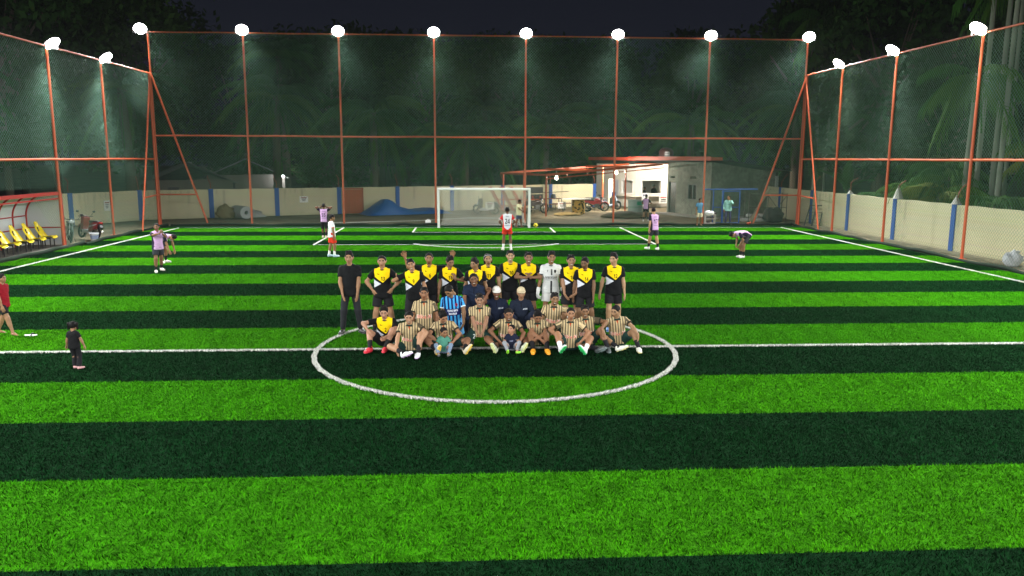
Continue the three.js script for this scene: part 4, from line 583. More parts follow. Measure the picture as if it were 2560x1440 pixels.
  woodland('dense dark woodland beyond the left fence', [[-32, -10, 15, 5], [-36, -18, 19, 6], [-33, -26, 18, 5], [-29, -36, 16, 5], [-38, -34, 21, 6], [-26, -48, 15, 5], [-33, -50, 20, 6], [-42, -46, 22, 7], [-30, -62, 18, 6], [-41, -60, 22, 7], [-44, -22, 22, 7], [-38, -4, 18, 6]]);
  woodland('dark woodland massed behind the back wall', [[-22, -62, 14, 5], [-13, -60, 14.5, 5], [-4, -62, 13.5, 5], [5, -66, 14, 5], [14, -68, 14, 5], [22, -64, 14, 5], [-18, -72, 16, 6], [-7, -74, 16.5, 6], [4, -76, 16, 6], [15, -78, 16.5, 6], [26, -74, 17, 6], [-12, -84, 18, 7], [0, -86, 18, 7], [11, -88, 18, 7], [-2, -57, 6.5, 4], [9, -58, 7, 4], [20, -58, 8, 4], [-12, -54, 6.5, 3.5], [-20, -58, 8, 4]]);
  woodland('dense dark woodland beyond the right wall', [[27, -36, 15, 5], [31, -28, 16, 5], [29, -16, 13, 4.5], [33, -20, 17, 6], [30, -8, 14, 5], [34, -40, 18, 6], [28, -52, 17, 5], [36, -54, 19, 6], [33, -64, 18, 6], [38, -30, 20, 7], [26.5, -28, 8, 3.5], [26, -13, 7, 3]]);
}
// ---------------------------------------------------------------- people
// A field of tapered capsules joined by a smooth minimum, meshed with surface nets.
function sdfMesh(prims, cell) {
  const lo = V(1e9, 1e9, 1e9), hi = V(-1e9, -1e9, -1e9);
  for (const q of prims) { if (q.sub) continue; const R = Math.max(q.ra, q.rb) * (q.grow || 1) + cell * 3; for (const p of [q.a, q.b]) { lo.min(V(p.x - R, p.y - R, p.z - R)); hi.max(V(p.x + R, p.y + R, p.z + R)); } }
  const nx = Math.ceil((hi.x - lo.x) / cell) + 1, ny = Math.ceil((hi.y - lo.y) / cell) + 1, nz = Math.ceil((hi.z - lo.z) / cell) + 1, F = new Float32Array(nx * ny * nz).fill(1);
  for (const q of prims) {
    const { a, b, ra, rb } = q, k = q.k ?? 0.03, R = Math.max(ra, rb) * (q.grow || 1) + k + cell * 2.5, abx = b.x - a.x, aby = b.y - a.y, abz = b.z - a.z, LL = abx * abx + aby * aby + abz * abz || 1e-9, L = Math.sqrt(LL), n = q.n, f = q.f || 1;
    const i0 = Math.max(0, Math.floor((Math.min(a.x, b.x) - R - lo.x) / cell)), i1 = Math.min(nx - 1, Math.ceil((Math.max(a.x, b.x) + R - lo.x) / cell)), j0 = Math.max(0, Math.floor((Math.min(a.y, b.y) - R - lo.y) / cell)), j1 = Math.min(ny - 1, Math.ceil((Math.max(a.y, b.y) + R - lo.y) / cell)), k0 = Math.max(0, Math.floor((Math.min(a.z, b.z) - R - lo.z) / cell)), k1 = Math.min(nz - 1, Math.ceil((Math.max(a.z, b.z) + R - lo.z) / cell));
    for (let z = k0; z <= k1; z++) for (let y = j0; y <= j1; y++) for (let x = i0; x <= i1; x++) {
      const px = lo.x + x * cell - a.x, py = lo.y + y * cell - a.y, pz = lo.z + z * cell - a.z, t0 = (px * abx + py * aby + pz * abz) / LL, t = Math.max(0, Math.min(1, t0)), tl = q.cut ? Math.max(q.cutA ? t0 : 0, t0) : t;
      let vx = px - abx * tl, vy = py - aby * tl, vz = pz - abz * tl;
      if (f !== 1) { const d = (vx * n.x + vy * n.y + vz * n.z) * (f - 1); vx += n.x * d; vy += n.y * d; vz += n.z * d; }
      let d = Math.sqrt(vx * vx + vy * vy + vz * vz) - (ra + (rb - ra) * t);
      if (q.cut) { d = Math.max(d, (t0 - 1) * L); if (q.cutA) d = Math.max(d, -t0 * L); }
      const id = (z * ny + y) * nx + x, o = F[id];
      if (q.sub) { const h = Math.max(k - Math.abs(o + d), 0) / k; F[id] = Math.max(o, -d) + h * h * k / 4; } else { const h = Math.max(k - Math.abs(o - d), 0) / k; F[id] = Math.min(o, d) - h * h * k / 4; }
    }
  }
  const P = [], I = [], idx = new Int32Array(nx * ny * nz).fill(-1), sy = nx, sz = nx * ny, co = [0, 1, sy, sy + 1, sz, sz + 1, sz + sy, sz + sy + 1], E = [[0, 1], [2, 3], [4, 5], [6, 7], [0, 2], [1, 3], [4, 6], [5, 7], [0, 4], [1, 5], [2, 6], [3, 7]];
  for (let z = 0; z < nz - 1; z++) for (let y = 0; y < ny - 1; y++) for (let x = 0; x < nx - 1; x++) {
    const id = z * sz + y * sy + x; let m = 0; for (let c = 0; c < 8; c++) if (F[id + co[c]] < 0) m |= 1 << c; if (m === 0 || m === 255) continue;
    let X = 0, Y = 0, Z = 0, cnt = 0; for (const [p, q] of E) { if (((m >> p) & 1) === ((m >> q) & 1)) continue; const u = F[id + co[p]], w = F[id + co[q]], t = u / (u - w); X += (p & 1) + ((q & 1) - (p & 1)) * t; Y += ((p >> 1) & 1) + (((q >> 1) & 1) - ((p >> 1) & 1)) * t; Z += (p >> 2) + ((q >> 2) - (p >> 2)) * t; cnt++; }
    idx[id] = P.length / 3; P.push(lo.x + (x + X / cnt) * cell, lo.y + (y + Y / cnt) * cell, lo.z + (z + Z / cnt) * cell);
  }
  const quad = (a, b, c, d, flip) => { if (a < 0 || b < 0 || c < 0 || d < 0) return; if (flip) I.push(a, c, b, a, d, c); else I.push(a, b, c, a, c, d); };
  for (let z = 1; z < nz - 1; z++) for (let y = 1; y < ny - 1; y++) for (let x = 1; x < nx - 1; x++) {
    const id = z * sz + y * sy + x, s = F[id] < 0;
    if (s !== F[id + 1] < 0) quad(idx[id - sy - sz], idx[id - sz], idx[id], idx[id - sy], !s);
    if (s !== F[id + sy] < 0) quad(idx[id - 1 - sz], idx[id - 1], idx[id], idx[id - sz], !s);
    if (s !== F[id + sz] < 0) quad(idx[id - 1 - sy], idx[id - sy], idx[id], idx[id - 1], !s);
  }
  const g = new THREE.BufferGeometry(); g.setAttribute('position', new THREE.Float32BufferAttribute(P, 3)); g.setIndex(I); g.computeVertexNormals(); return g;
}
const cap = (a, b, ra, rb, more = {}) => ({ a: Array.isArray(a) ? V(...a) : a, b: Array.isArray(b) ? V(...b) : b, ra, rb: rb ?? ra, ...more });
const X_ = V(1, 0, 0), Z_ = V(0, 0, 1);
// --- heads: one shape with a resting and one with a smiling mouth
const headShape = sdfMesh([
  cap([0, 0.025, -0.02], [0, 0.03, 0.0], 0.088, 0.086, { n: X_, f: 1.13 }), cap([0, -0.035, 0.02], [0, -0.088, 0.05], 0.064, 0.03, { n: X_, f: 1.05, k: 0.04 }), cap([0, -0.01, 0.03], [0, -0.05, 0.04], 0.06, 0.05, { k: 0.03 }),
  cap([-0.042, -0.02, 0.05], [0.042, -0.02, 0.05], 0.028, 0.028, { k: 0.03 }), cap([-0.04, 0.028, 0.072], [0.04, 0.028, 0.072], 0.015, 0.015, { k: 0.02 }),
  cap([-0.031, 0.008, 0.098], [-0.031, 0.008, 0.085], 0.013, 0.012, { sub: true, k: 0.015 }), cap([0.031, 0.008, 0.098], [0.031, 0.008, 0.085], 0.013, 0.012, { sub: true, k: 0.015 }),
  cap([-0.031, 0.008, 0.074], [-0.031, 0.008, 0.075], 0.0125, 0.0125, { k: 0.005 }), cap([0.031, 0.008, 0.074], [0.031, 0.008, 0.075], 0.0125, 0.0125, { k: 0.005 }),
  cap([0, 0.012, 0.084], [0, -0.03, 0.105], 0.009, 0.0145, { k: 0.015 }), cap([-0.014, -0.033, 0.093], [0.014, -0.033, 0.093], 0.009, 0.009, { k: 0.012 }),
  cap([-0.02, -0.062, 0.085], [0.02, -0.062, 0.085], 0.0085, 0.0085, { k: 0.01 }), cap([-0.016, -0.073, 0.084], [0.016, -0.073, 0.084], 0.008, 0.008, { k: 0.008 }),
  cap([-0.084, 0.012, -0.015], [-0.08, -0.022, -0.008], 0.02, 0.013, { n: X_, f: 1.8, k: 0.01 }), cap([0.084, 0.012, -0.015], [0.08, -0.022, -0.008], 0.02, 0.013, { n: X_, f: 1.8, k: 0.01 }),
  cap([0, -0.05, -0.025], [0, -0.15, -0.04], 0.05, 0.052, { k: 0.03 })], 0.0058);
function paintHead(g, skin, o = {}) {
  const p = g.attributes.position, c = new Float32Array(p.count * 3), put = (i, r, gg, b) => { c[i * 3] = r; c[i * 3 + 1] = gg; c[i * 3 + 2] = b; };
  for (let i = 0; i < p.count; i++) { const x = p.getX(i), y = p.getY(i), z = p.getZ(i), ax = Math.abs(x); put(i, ...skin);
    const e = Math.hypot(ax - 0.031, (y - 0.008) * 1.5);
    if (z > 0.07 && e < 0.0062) put(i, 0.012, 0.008, 0.006); else if (z > 0.07 && e < 0.0105 && Math.abs(y - 0.008) < 0.005) put(i, 0.2, 0.17, 0.15); else if (z > 0.068 && e < 0.016) put(i, skin[0] * 0.8, skin[1] * 0.75, skin[2] * 0.75);
    else if (z > 0.055 && Math.abs(y - 0.031 - 0.1 * (0.03 - Math.abs(ax - 0.03))) < 0.0065 && ax > 0.011 && ax < 0.053) put(i, 0.02, 0.014, 0.011);
    else if (z > 0.074 && ax < 0.026 - (o.smile ? 0 : 0.004) && y < -0.056 && y > -0.079) { if (o.smile && Math.abs(y + 0.067) < 0.0048 && ax < 0.022) put(i, 0.62, 0.58, 0.5); else put(i, skin[0] * 0.75, skin[1] * 0.5, skin[2] * 0.5); }
    else if (o.beard && z > 0.02 && (y < -0.08 || (Math.abs(y + 0.048) < 0.006 && ax < 0.03 && z > 0.08))) put(i, skin[0] * 0.35, skin[1] * 0.33, skin[2] * 0.33);
  }
  g.setAttribute('color', new THREE.BufferAttribute(c, 3)); return g;
}
const E3 = (x, y, z, rx, ry, rz) => cap([x, y, z], [x, y, z + 0.001], rx, rx);
const hairCut = [cap([-0.03, -0.05, 0.118], [0.03, -0.05, 0.118], 0.082, 0.082, { sub: true, k: 0.006 }), cap([-0.032, 0.032, 0.116], [0.032, 0.032, 0.116], 0.06, 0.06, { sub: true, k: 0.006 }), cap([0, -0.16, -0.02], [0, -0.16, 0.1], 0.1, 0.12, { sub: true, k: 0.01 }), cap([-0.15, -0.035, 0.02], [-0.1, -0.035, 0.02], 0.034, 0.034, { sub: true, k: 0.01 }), cap([0.15, -0.035, 0.02], [0.1, -0.035, 0.02], 0.034, 0.034, { sub: true, k: 0.01 })];
const tuftBits = (n, y0, sp, r) => Array.from({ length: n }, () => { const a = rr(-1, 1), b = rr(-1, 1); return cap([a * 0.055, y0 + 0.02 * (1 - a * a), b * 0.06 - 0.005], [a * 0.065 + rr(-.01, .01), y0 + sp + rr(0, 0.012), b * 0.065 + 0.012], r, r * 0.5, { k: 0.012 }); });
const hairs = {
  short: sdfMesh([cap([0, 0.03, -0.026], [0, 0.036, -0.004], 0.096, 0.092, { n: X_, f: 1.12 }), ...tuftBits(14, 0.1, 0.02, 0.016), ...hairCut], 0.0075),
  tall: sdfMesh([cap([0, 0.03, -0.026], [0, 0.04, -0.002], 0.096, 0.094, { n: X_, f: 1.14 }), cap([-0.03, 0.11, 0.03], [0.03, 0.115, 0.03], 0.036, 0.036, { k: 0.03 }), ...tuftBits(18, 0.11, 0.03, 0.018), ...hairCut], 0.0075),
  crop: sdfMesh([cap([0, 0.03, -0.026], [0, 0.034, -0.006], 0.094, 0.091, { n: X_, f: 1.1 }), ...hairCut], 0.0075),
  long: sdfMesh([cap([0, 0.028, -0.03], [0, 0.034, -0.01], 0.097, 0.092, { n: X_, f: 1.1 }), cap([-0.07, 0.0, -0.03], [-0.075, -0.08, -0.03], 0.03, 0.022, { k: 0.03 }), cap([0.07, 0.0, -0.03], [0.075, -0.08, -0.03], 0.03, 0.022, { k: 0.03 }), cap([-0.04, -0.03, -0.085], [0.04, -0.03, -0.085], 0.045, 0.045, { k: 0.03 }), hairCut[0], hairCut[1]], 0.0075),
  pigtails: sdfMesh([cap([0, 0.03, -0.022], [0, 0.036, -0.004], 0.098, 0.094, { n: X_, f: 1.1 }), cap([-0.085, 0.05, -0.03], [-0.115, 0.06, -0.03], 0.03, 0.035, { k: 0.02 }), cap([-0.115, 0.06, -0.03], [-0.125, -0.09, -0.02], 0.036, 0.014, { k: 0.03 }), cap([0.085, 0.05, -0.03], [0.115, 0.06, -0.03], 0.03, 0.035, { k: 0.02 }), cap([0.115, 0.06, -0.03], [0.13, -0.12, -0.02], 0.036, 0.014, { k: 0.03 }), ...hairCut], 0.0085),
};
const capGeo = mergeGeometries([plain(sdfMesh([cap([0, 0.042, -0.022], [0, 0.046, 0.0], 0.099, 0.095, { n: X_, f: 1.1 }), cap([0, -0.055, -0.2], [0, -0.066, 0.2], 0.1, 0.1, { sub: true, k: 0.005 })], 0.008)), plain(sdfMesh([cap([-0.045, 0.055, 0.09], [0.045, 0.055, 0.09], 0.05, 0.05, { n: V(0, 1, 0), f: 6, k: 0.01 }), cap([-0.032, 0.046, 0.135], [0.032, 0.046, 0.135], 0.045, 0.045, { n: V(0, 1, 0), f: 6, k: 0.02 })], 0.007))]);
// --- hands: palm, four unequal fingers with bent knuckles and a thumb off the side; palm faces +z, fingers +y, thumb +x
function handShape(curl) {
  const q = [cap([-0.022, 0.02, 0], [-0.026, 0.085, 0], 0.02, 0.016, { n: Z_, f: 1.35, k: 0.02 }), cap([0.02, 0.02, 0], [0.024, 0.088, 0], 0.021, 0.016, { n: Z_, f: 1.35, k: 0.02 }), cap([0, -0.02, 0], [0, 0.06, 0], 0.026, 0.024, { n: Z_, f: 1.3, k: 0.02 })];
  [[-0.034, 0.078, 0.052], [-0.012, 0.09, 0.068], [0.011, 0.093, 0.074], [0.033, 0.088, 0.066]].forEach(([x, y, L], i) => { let p = V(x, y, 0), a = curl * (0.5 + 0.1 * (3 - i)), s = (i - 1.6) * 0.07; for (const f of [0.44, 0.31, 0.25]) { const e = p.clone().add(V(Math.sin(s) * L * f, Math.cos(a) * L * f, Math.sin(a) * L * f)); q.push(cap(p, e, 0.0092, 0.0082, { k: 0.006 })); p = e; a += curl * 0.75; } });
  let p = V(0.034, 0.026, 0.006); const t = curl * 0.5; for (const [dx, dy, dz, r] of [[0.026, 0.026, 0.012, 0.0125], [0.012 - t * 0.012, 0.028, 0.01 + t * 0.012, 0.0105], [0.002 - t * 0.012, 0.022, 0.006 + t * 0.01, 0.009]]) { const e = p.clone().add(V(dx, dy, dz)); q.push(cap(p, e, r, r * 0.92, { k: 0.008 })); p = e; }
  return sdfMesh(q, 0.0052);
}
const hands = { open: handShape(0.28), curl: handShape(0.75), fist: handShape(1.55) };
// --- boots: heel at the origin, toe along +z, sole at y = 0 (ankle 0.075 above)
const bootParts = [sdfMesh([cap([0, 0.045, -0.03], [0, 0.04, 0.05], 0.04, 0.042, { k: 0.03 }), cap([0, 0.04, 0.05], [0, 0.032, 0.165], 0.042, 0.034, { n: X_, f: 0.92, k: 0.04 }), cap([0, 0.05, -0.02], [0, 0.09, -0.012], 0.042, 0.04, { k: 0.02 }), cap([0, -0.05, -0.2], [0, -0.05, 0.3], 0.065, 0.065, { sub: true, k: 0.005 })], 0.0095),
  merge([sdfMesh([cap([0, 0.012, -0.03], [0, 0.012, 0.03], 0.04, 0.036, { n: V(0, 1, 0), f: 3.2, k: 0.01 }), cap([0, 0.012, 0.06], [0, 0.014, 0.168], 0.046, 0.038, { n: V(0, 1, 0), f: 3.2, k: 0.03 })], 0.008), ...[[-.02, -.03], [.02, -.03], [-.028, .07], [.028, .07], [-.025, .13], [.025, .13], [0, .1]].map(([x, z]) => cyl(0.008, 0.006, 0.014, x, -0.004, z, 6))])];
const footBare = sdfMesh([cap([0, 0.04, -0.03], [0, 0.04, 0.05], 0.034, 0.032, { k: 0.03 }), cap([0, 0.04, 0.04], [0, 0.02, 0.14], 0.034, 0.02, { n: X_, f: 0.8, k: 0.03 }), cap([0, 0.05, -0.01], [0, 0.1, -0.01], 0.034, 0.034, { k: 0.02 }), ...[-0.028, -0.012, 0.004, 0.022].map((x) => cap([x, 0.014, 0.15], [x, 0.013, 0.175], 0.009, 0.008, { k: 0.006 }))], 0.009);
const skinMat = new THREE.MeshPhysicalMaterial({ vertexColors: true, roughness: 0.5, specularIntensity: 0.4 });
const hairMat = mat(C(0.007, 0.006, 0.006), 0.72);
const SK = { a: [0.26, 0.14, 0.076], b: [0.195, 0.1, 0.052], c: [0.14, 0.068, 0.036], d: [0.32, 0.185, 0.108] };
const clothMats = {}; const cloth = (c, rough = 0.85) => clothMats[c.join()] ??= mat(C(...c), rough);
const legCols = { black: [0.012, 0.012, 0.014], green: [0.012, 0.036, 0.03], dark: [0.03, 0.032, 0.04], red: [0.55, 0.035, 0.015], sky: [0.09, 0.3, 0.56], whiteK: [0.6, 0.6, 0.58], jeans: [0.017, 0.018, 0.021], blueJeans: [0.06, 0.08, 0.13], slate: [0.05, 0.06, 0.1], cream: [0.5, 0.46, 0.33], navy: [0.012, 0.017, 0.034], denim: [0.15, 0.2, 0.28], grey: [0.22, 0.23, 0.25] };
// --- shirt prints: front panel, back panel, sleeve patch
const TX = (x) => (x / 0.64 + 0.5) * 256, TY = (y) => (0.55 - y) / 0.77 * 256;
const poly = (g, pts, c, ox = 0) => { g.fillStyle = c; g.beginPath(); pts.forEach(([x, y], i) => (i ? g.lineTo(ox + TX(x), TY(y)) : g.moveTo(ox + TX(x), TY(y)))); g.fill(); };
const word = (g, s, x, y, px, c, font = 'bold', ox = 0, wide = 1, face = 'sans-serif') => { g.save(); g.translate(ox + TX(x), TY(y)); g.scale(wide, 1); g.fillStyle = c; g.font = `${font} ${px}px ${face}`; g.textAlign = 'center'; g.textBaseline = 'middle'; g.fillText(s, 0, 0); g.restore(); };
function shirtTexture(draw, base, sleeve = base, cuff = sleeve) {
  return canvasTexture(512, 320, (g) => { g.fillStyle = base; g.fillRect(0, 0, 512, 256); g.fillStyle = sleeve; g.fillRect(0, 256, 128, 64); draw(g); g.fillStyle = cuff; g.fillRect(0, 309, 128, 11); 
    for (let i = 0; i < 1400; i++) { g.fillStyle = `rgba(${rnd() < 0.5 ? '0,0,0' : '255,255,255'},0.025)`; g.fillRect(rr(0, 512), rr(0, 320), rr(2, 18), rr(1, 3)); } });
}
const kits = {
  yellow: (n) => shirtTexture((g) => {
    for (const ox of [0, 256]) { poly(g, [[-0.15, 0.55], [0.15, 0.55], [0.158, 0.43], [0.145, 0.31], [0.02, 0.19], [-0.145, 0.31], [-0.158, 0.43]], '#e8c60a', ox); }
    poly(g, [[-0.2, 0.275], [-0.2, 0.05], [-0.16, 0.08], [-0.015, 0.168]], '#c9ccd6'); poly(g, [[-0.2, 0.33], [-0.165, 0.315], [0.02, 0.19], [0.02, 0.165], [-0.2, 0.295]], '#0d0e10');
    poly(g, [[-0.075, 0.355], [-0.095, 0.385], [-0.06, 0.375], [-0.035, 0.36], [-0.05, 0.362], [-0.062, 0.368]], '#3a3208'); word(g, n, 0.02, 0.275, 40, '#17160c', 'bold', 0, 0.8); word(g, n, 0, 0.2, 80, '#17160c', 'bold', 256, 0.8);
  }, '#101113', '#0f1012'),
  stripe: () => shirtTexture((g) => {
    const band = (x0, x1, y0, y1) => { for (let x = x0; x < x1; x += 21) { g.fillStyle = '#5a5140'; g.fillRect(x, y0, 8, y1 - y0); g.fillStyle = '#8d7f62'; g.fillRect(x + 8, y0, 2, y1 - y0); for (let y = y0; y < y1; y += 5) { g.fillStyle = 'rgba(60,54,40,0.5)'; g.fillRect(x + 12, y, 3, 3); } } }; band(0, 512, 0, 256); band(0, 128, 256, 320);
    poly(g, [[-0.03, 0.47], [0.03, 0.47], [0, 0.37]], '#a5441f'); word(g, 'Bika.N', 0.0, 0.165, 36, '#ead9c8', 'bold', 0, 1.1); word(g, 'Bika.N', 0.002, 0.165, 33, '#c9695a', 'bold', 0, 1.1);
  }, '#c2ab82', '#c2ab82', '#2f2c22'),
  pink: (n, name) => shirtTexture((g) => { poly(g, [[-0.32, 0.34], [-0.15, 0.3], [-0.13, 0.1], [-0.17, -0.2], [-0.32, -0.2]], '#1f1c30'); poly(g, [[0.32, 0.34], [0.15, 0.3], [0.13, 0.1], [0.17, -0.2], [0.32, -0.2]], '#1f1c30'); poly(g, [[-0.32, 0.3], [-0.17, 0.3], [-0.14, 0.1], [-0.16, -0.2], [-0.32, -0.2]], '#1f1c30', 256); poly(g, [[0.32, 0.3], [0.17, 0.3], [0.14, 0.1], [0.16, -0.2], [0.32, -0.2]], '#1f1c30', 256); if (n) { word(g, n, 0, 0.2, 84, '#2a2040', 'bold', 256, 0.9); word(g, name || 'ANDIKA', 0, 0.385, 20, '#6a4a78', 'bold', 256); word(g, 'KAMPUNG', 0, 0.05, 18, '#7a5a88', 'bold', 256); } word(g, 'nusa', 0.03, -0.06, 12, '#3a3048'); }, '#c9a2cf', '#1d1a2c'),
  pinkRed: () => null,
  white5: () => shirtTexture((g) => { poly(g, [[-0.32, 0.55], [-0.16, 0.5], [-0.15, 0.2], [-0.32, 0.1]], '#d2331f'); poly(g, [[0.32, 0.55], [0.16, 0.5], [0.15, 0.2], [0.32, 0.1]], '#d2331f'); word(g, '5', 0, 0.2, 84, '#222', 'bold', 256, 0.9); poly(g, [[-0.32, 0.02], [-0.2, 0.02], [-0.1, -0.22], [-0.32, -0.22]], '#d2331f'); poly(g, [[0.32, 0.02], [0.2, 0.02], [0.1, -0.22], [0.32, -0.22]], '#d2331f'); }, '#dfe1e4', '#dfe1e4', '#cc3322'),
  white24: () => shirtTexture((g) => { for (const s of [-1, 1]) poly(g, [[s * 0.32, 0.4], [s * 0.17, 0.36], [s * 0.135, 0.1], [s * 0.13, -0.02], [s * 0.03, -0.11], [0, -0.11], [0, -0.22], [s * 0.32, -0.22]], '#cf2e1d', 256); word(g, '24', 0, 0.21, 92, '#2a2d31', 'bold', 256, 0.8); word(g, 'RIZKI', 0, 0.4, 20, '#556', 'bold', 256); word(g, 'RUMBIO JA', 0, 0.05, 18, '#667', 'bold', 256); }, '#dcdfe3', '#c22a26', '#e2e2e2'),
  keeper: () => shirtTexture((g) => { for (let i = 0; i < 700; i++) { g.fillStyle = 'rgba(120,124,124,0.10)'; g.fillRect(rr(0, 512), rr(0, 256), rr(2, 30), rr(1, 4)); } word(g, 'MBERSAM', 0.0, 0.2, 25, '#1b1c1e', 'bold', 0, 0.85); g.fillStyle = '#1b1c1e'; g.fillRect(TX(-0.13), TY(0.155), 106, 2); for (let y = 0.13; y > -0.2; y -= 0.03) { g.fillRect(TX(-0.02), TY(y), 16, 9); } for (let y = 0.38; y > 0.25; y -= 0.026) g.fillRect(TX(-0.01), TY(y), 14, 7); poly(g, [[0.06, 0.37], [0.11, 0.37], [0.11, 0.32], [0.085, 0.295], [0.06, 0.32]], '#222'); word(g, 'F', -0.085, 0.345, 20, '#222', 'italic bold'); }, '#c9cbc9', '#cdcfcd', '#3a3b3d'),
  blue: () => shirtTexture((g) => { for (const ox of [0, 256]) for (let k = -4; k <= 4; k++) poly(g, [[k * 0.075 - 0.017, 0.55], [k * 0.075 + 0.017, 0.55], [k * 0.075 + 0.017, -0.22], [k * 0.075 - 0.017, -0.22]], '#141d52', ox); g.fillStyle = '#141d52'; for (let x = 10; x < 128; x += 32) g.fillRect(x, 256, 12, 64); poly(g, [[-0.16, 0.24], [0.16, 0.24], [0.16, 0.1], [-0.16, 0.1]], '#141d52'); word(g, 'UJUNG BATU', 0, 0.205, 20, '#eef2fa', 'bold', 0, 0.72); word(g, 'RAMBAH', 0, 0.14, 20, '#eef2fa', 'bold', 0, 0.8); g.fillStyle = '#a23'; g.beginPath(); g.arc(TX(0.085), TY(0.32), 11, 0, 7); g.fill(); g.fillStyle = '#223'; g.beginPath(); g.arc(TX(0.085), TY(0.32), 6, 0, 7); g.fill(); }, '#3f9fdd', '#3f9fdd', '#d8e6f2'),
  polo: (base, txt, c = '#d5d9e2') => shirtTexture((g) => { if (txt) word(g, txt, 0.085, 0.3, 16, c, 'italic bold'); poly(g, [[-0.008, 0.47], [0.008, 0.47], [0.008, 0.33], [-0.008, 0.33]], 'rgba(0,0,0,0.5)'); }, base),
  plainT: (base, txt, c = '#222') => shirtTexture((g) => { if (txt) word(g, txt, 0, 0.24, 26, c, 'bold'); }, base),
};
function jointIK(root, target, l1, l2, pole) {
  const d = target.clone().sub(root); let L = d.length(); const m = (l1 + l2) * 0.998; if (L > m) { d.multiplyScalar(m / L); L = m; } const dir = d.clone().normalize(), a = (l1 * l1 - l2 * l2 + L * L) / (2 * L), h = Math.sqrt(Math.max(0, l1 * l1 - a * a)), p = pole.clone().addScaledVector(dir, -pole.dot(dir)).normalize();
  return [root.clone().addScaledVector(dir, a).addScaledVector(p, h), root.clone().add(d)];
}
const R_ = (d) => d * Math.PI / 180;
function wrinkle(g, amp) { const p = g.attributes.position, n = g.attributes.normal, s = rr(0, 50); for (let i = 0; i < p.count; i++) { const x = p.getX(i), y = p.getY(i), z = p.getZ(i), w = amp * (Math.sin(x * 38 + y * 61 + s) * Math.sin(z * 44 - y * 33 + s * 2) + 0.6 * Math.sin(y * 90 + x * 50 + z * 20 + s)); p.setXYZ(i, x + n.getX(i) * w, y + n.getY(i) * w, z + n.getZ(i) * w); } g.computeVertexNormals(); return g; }
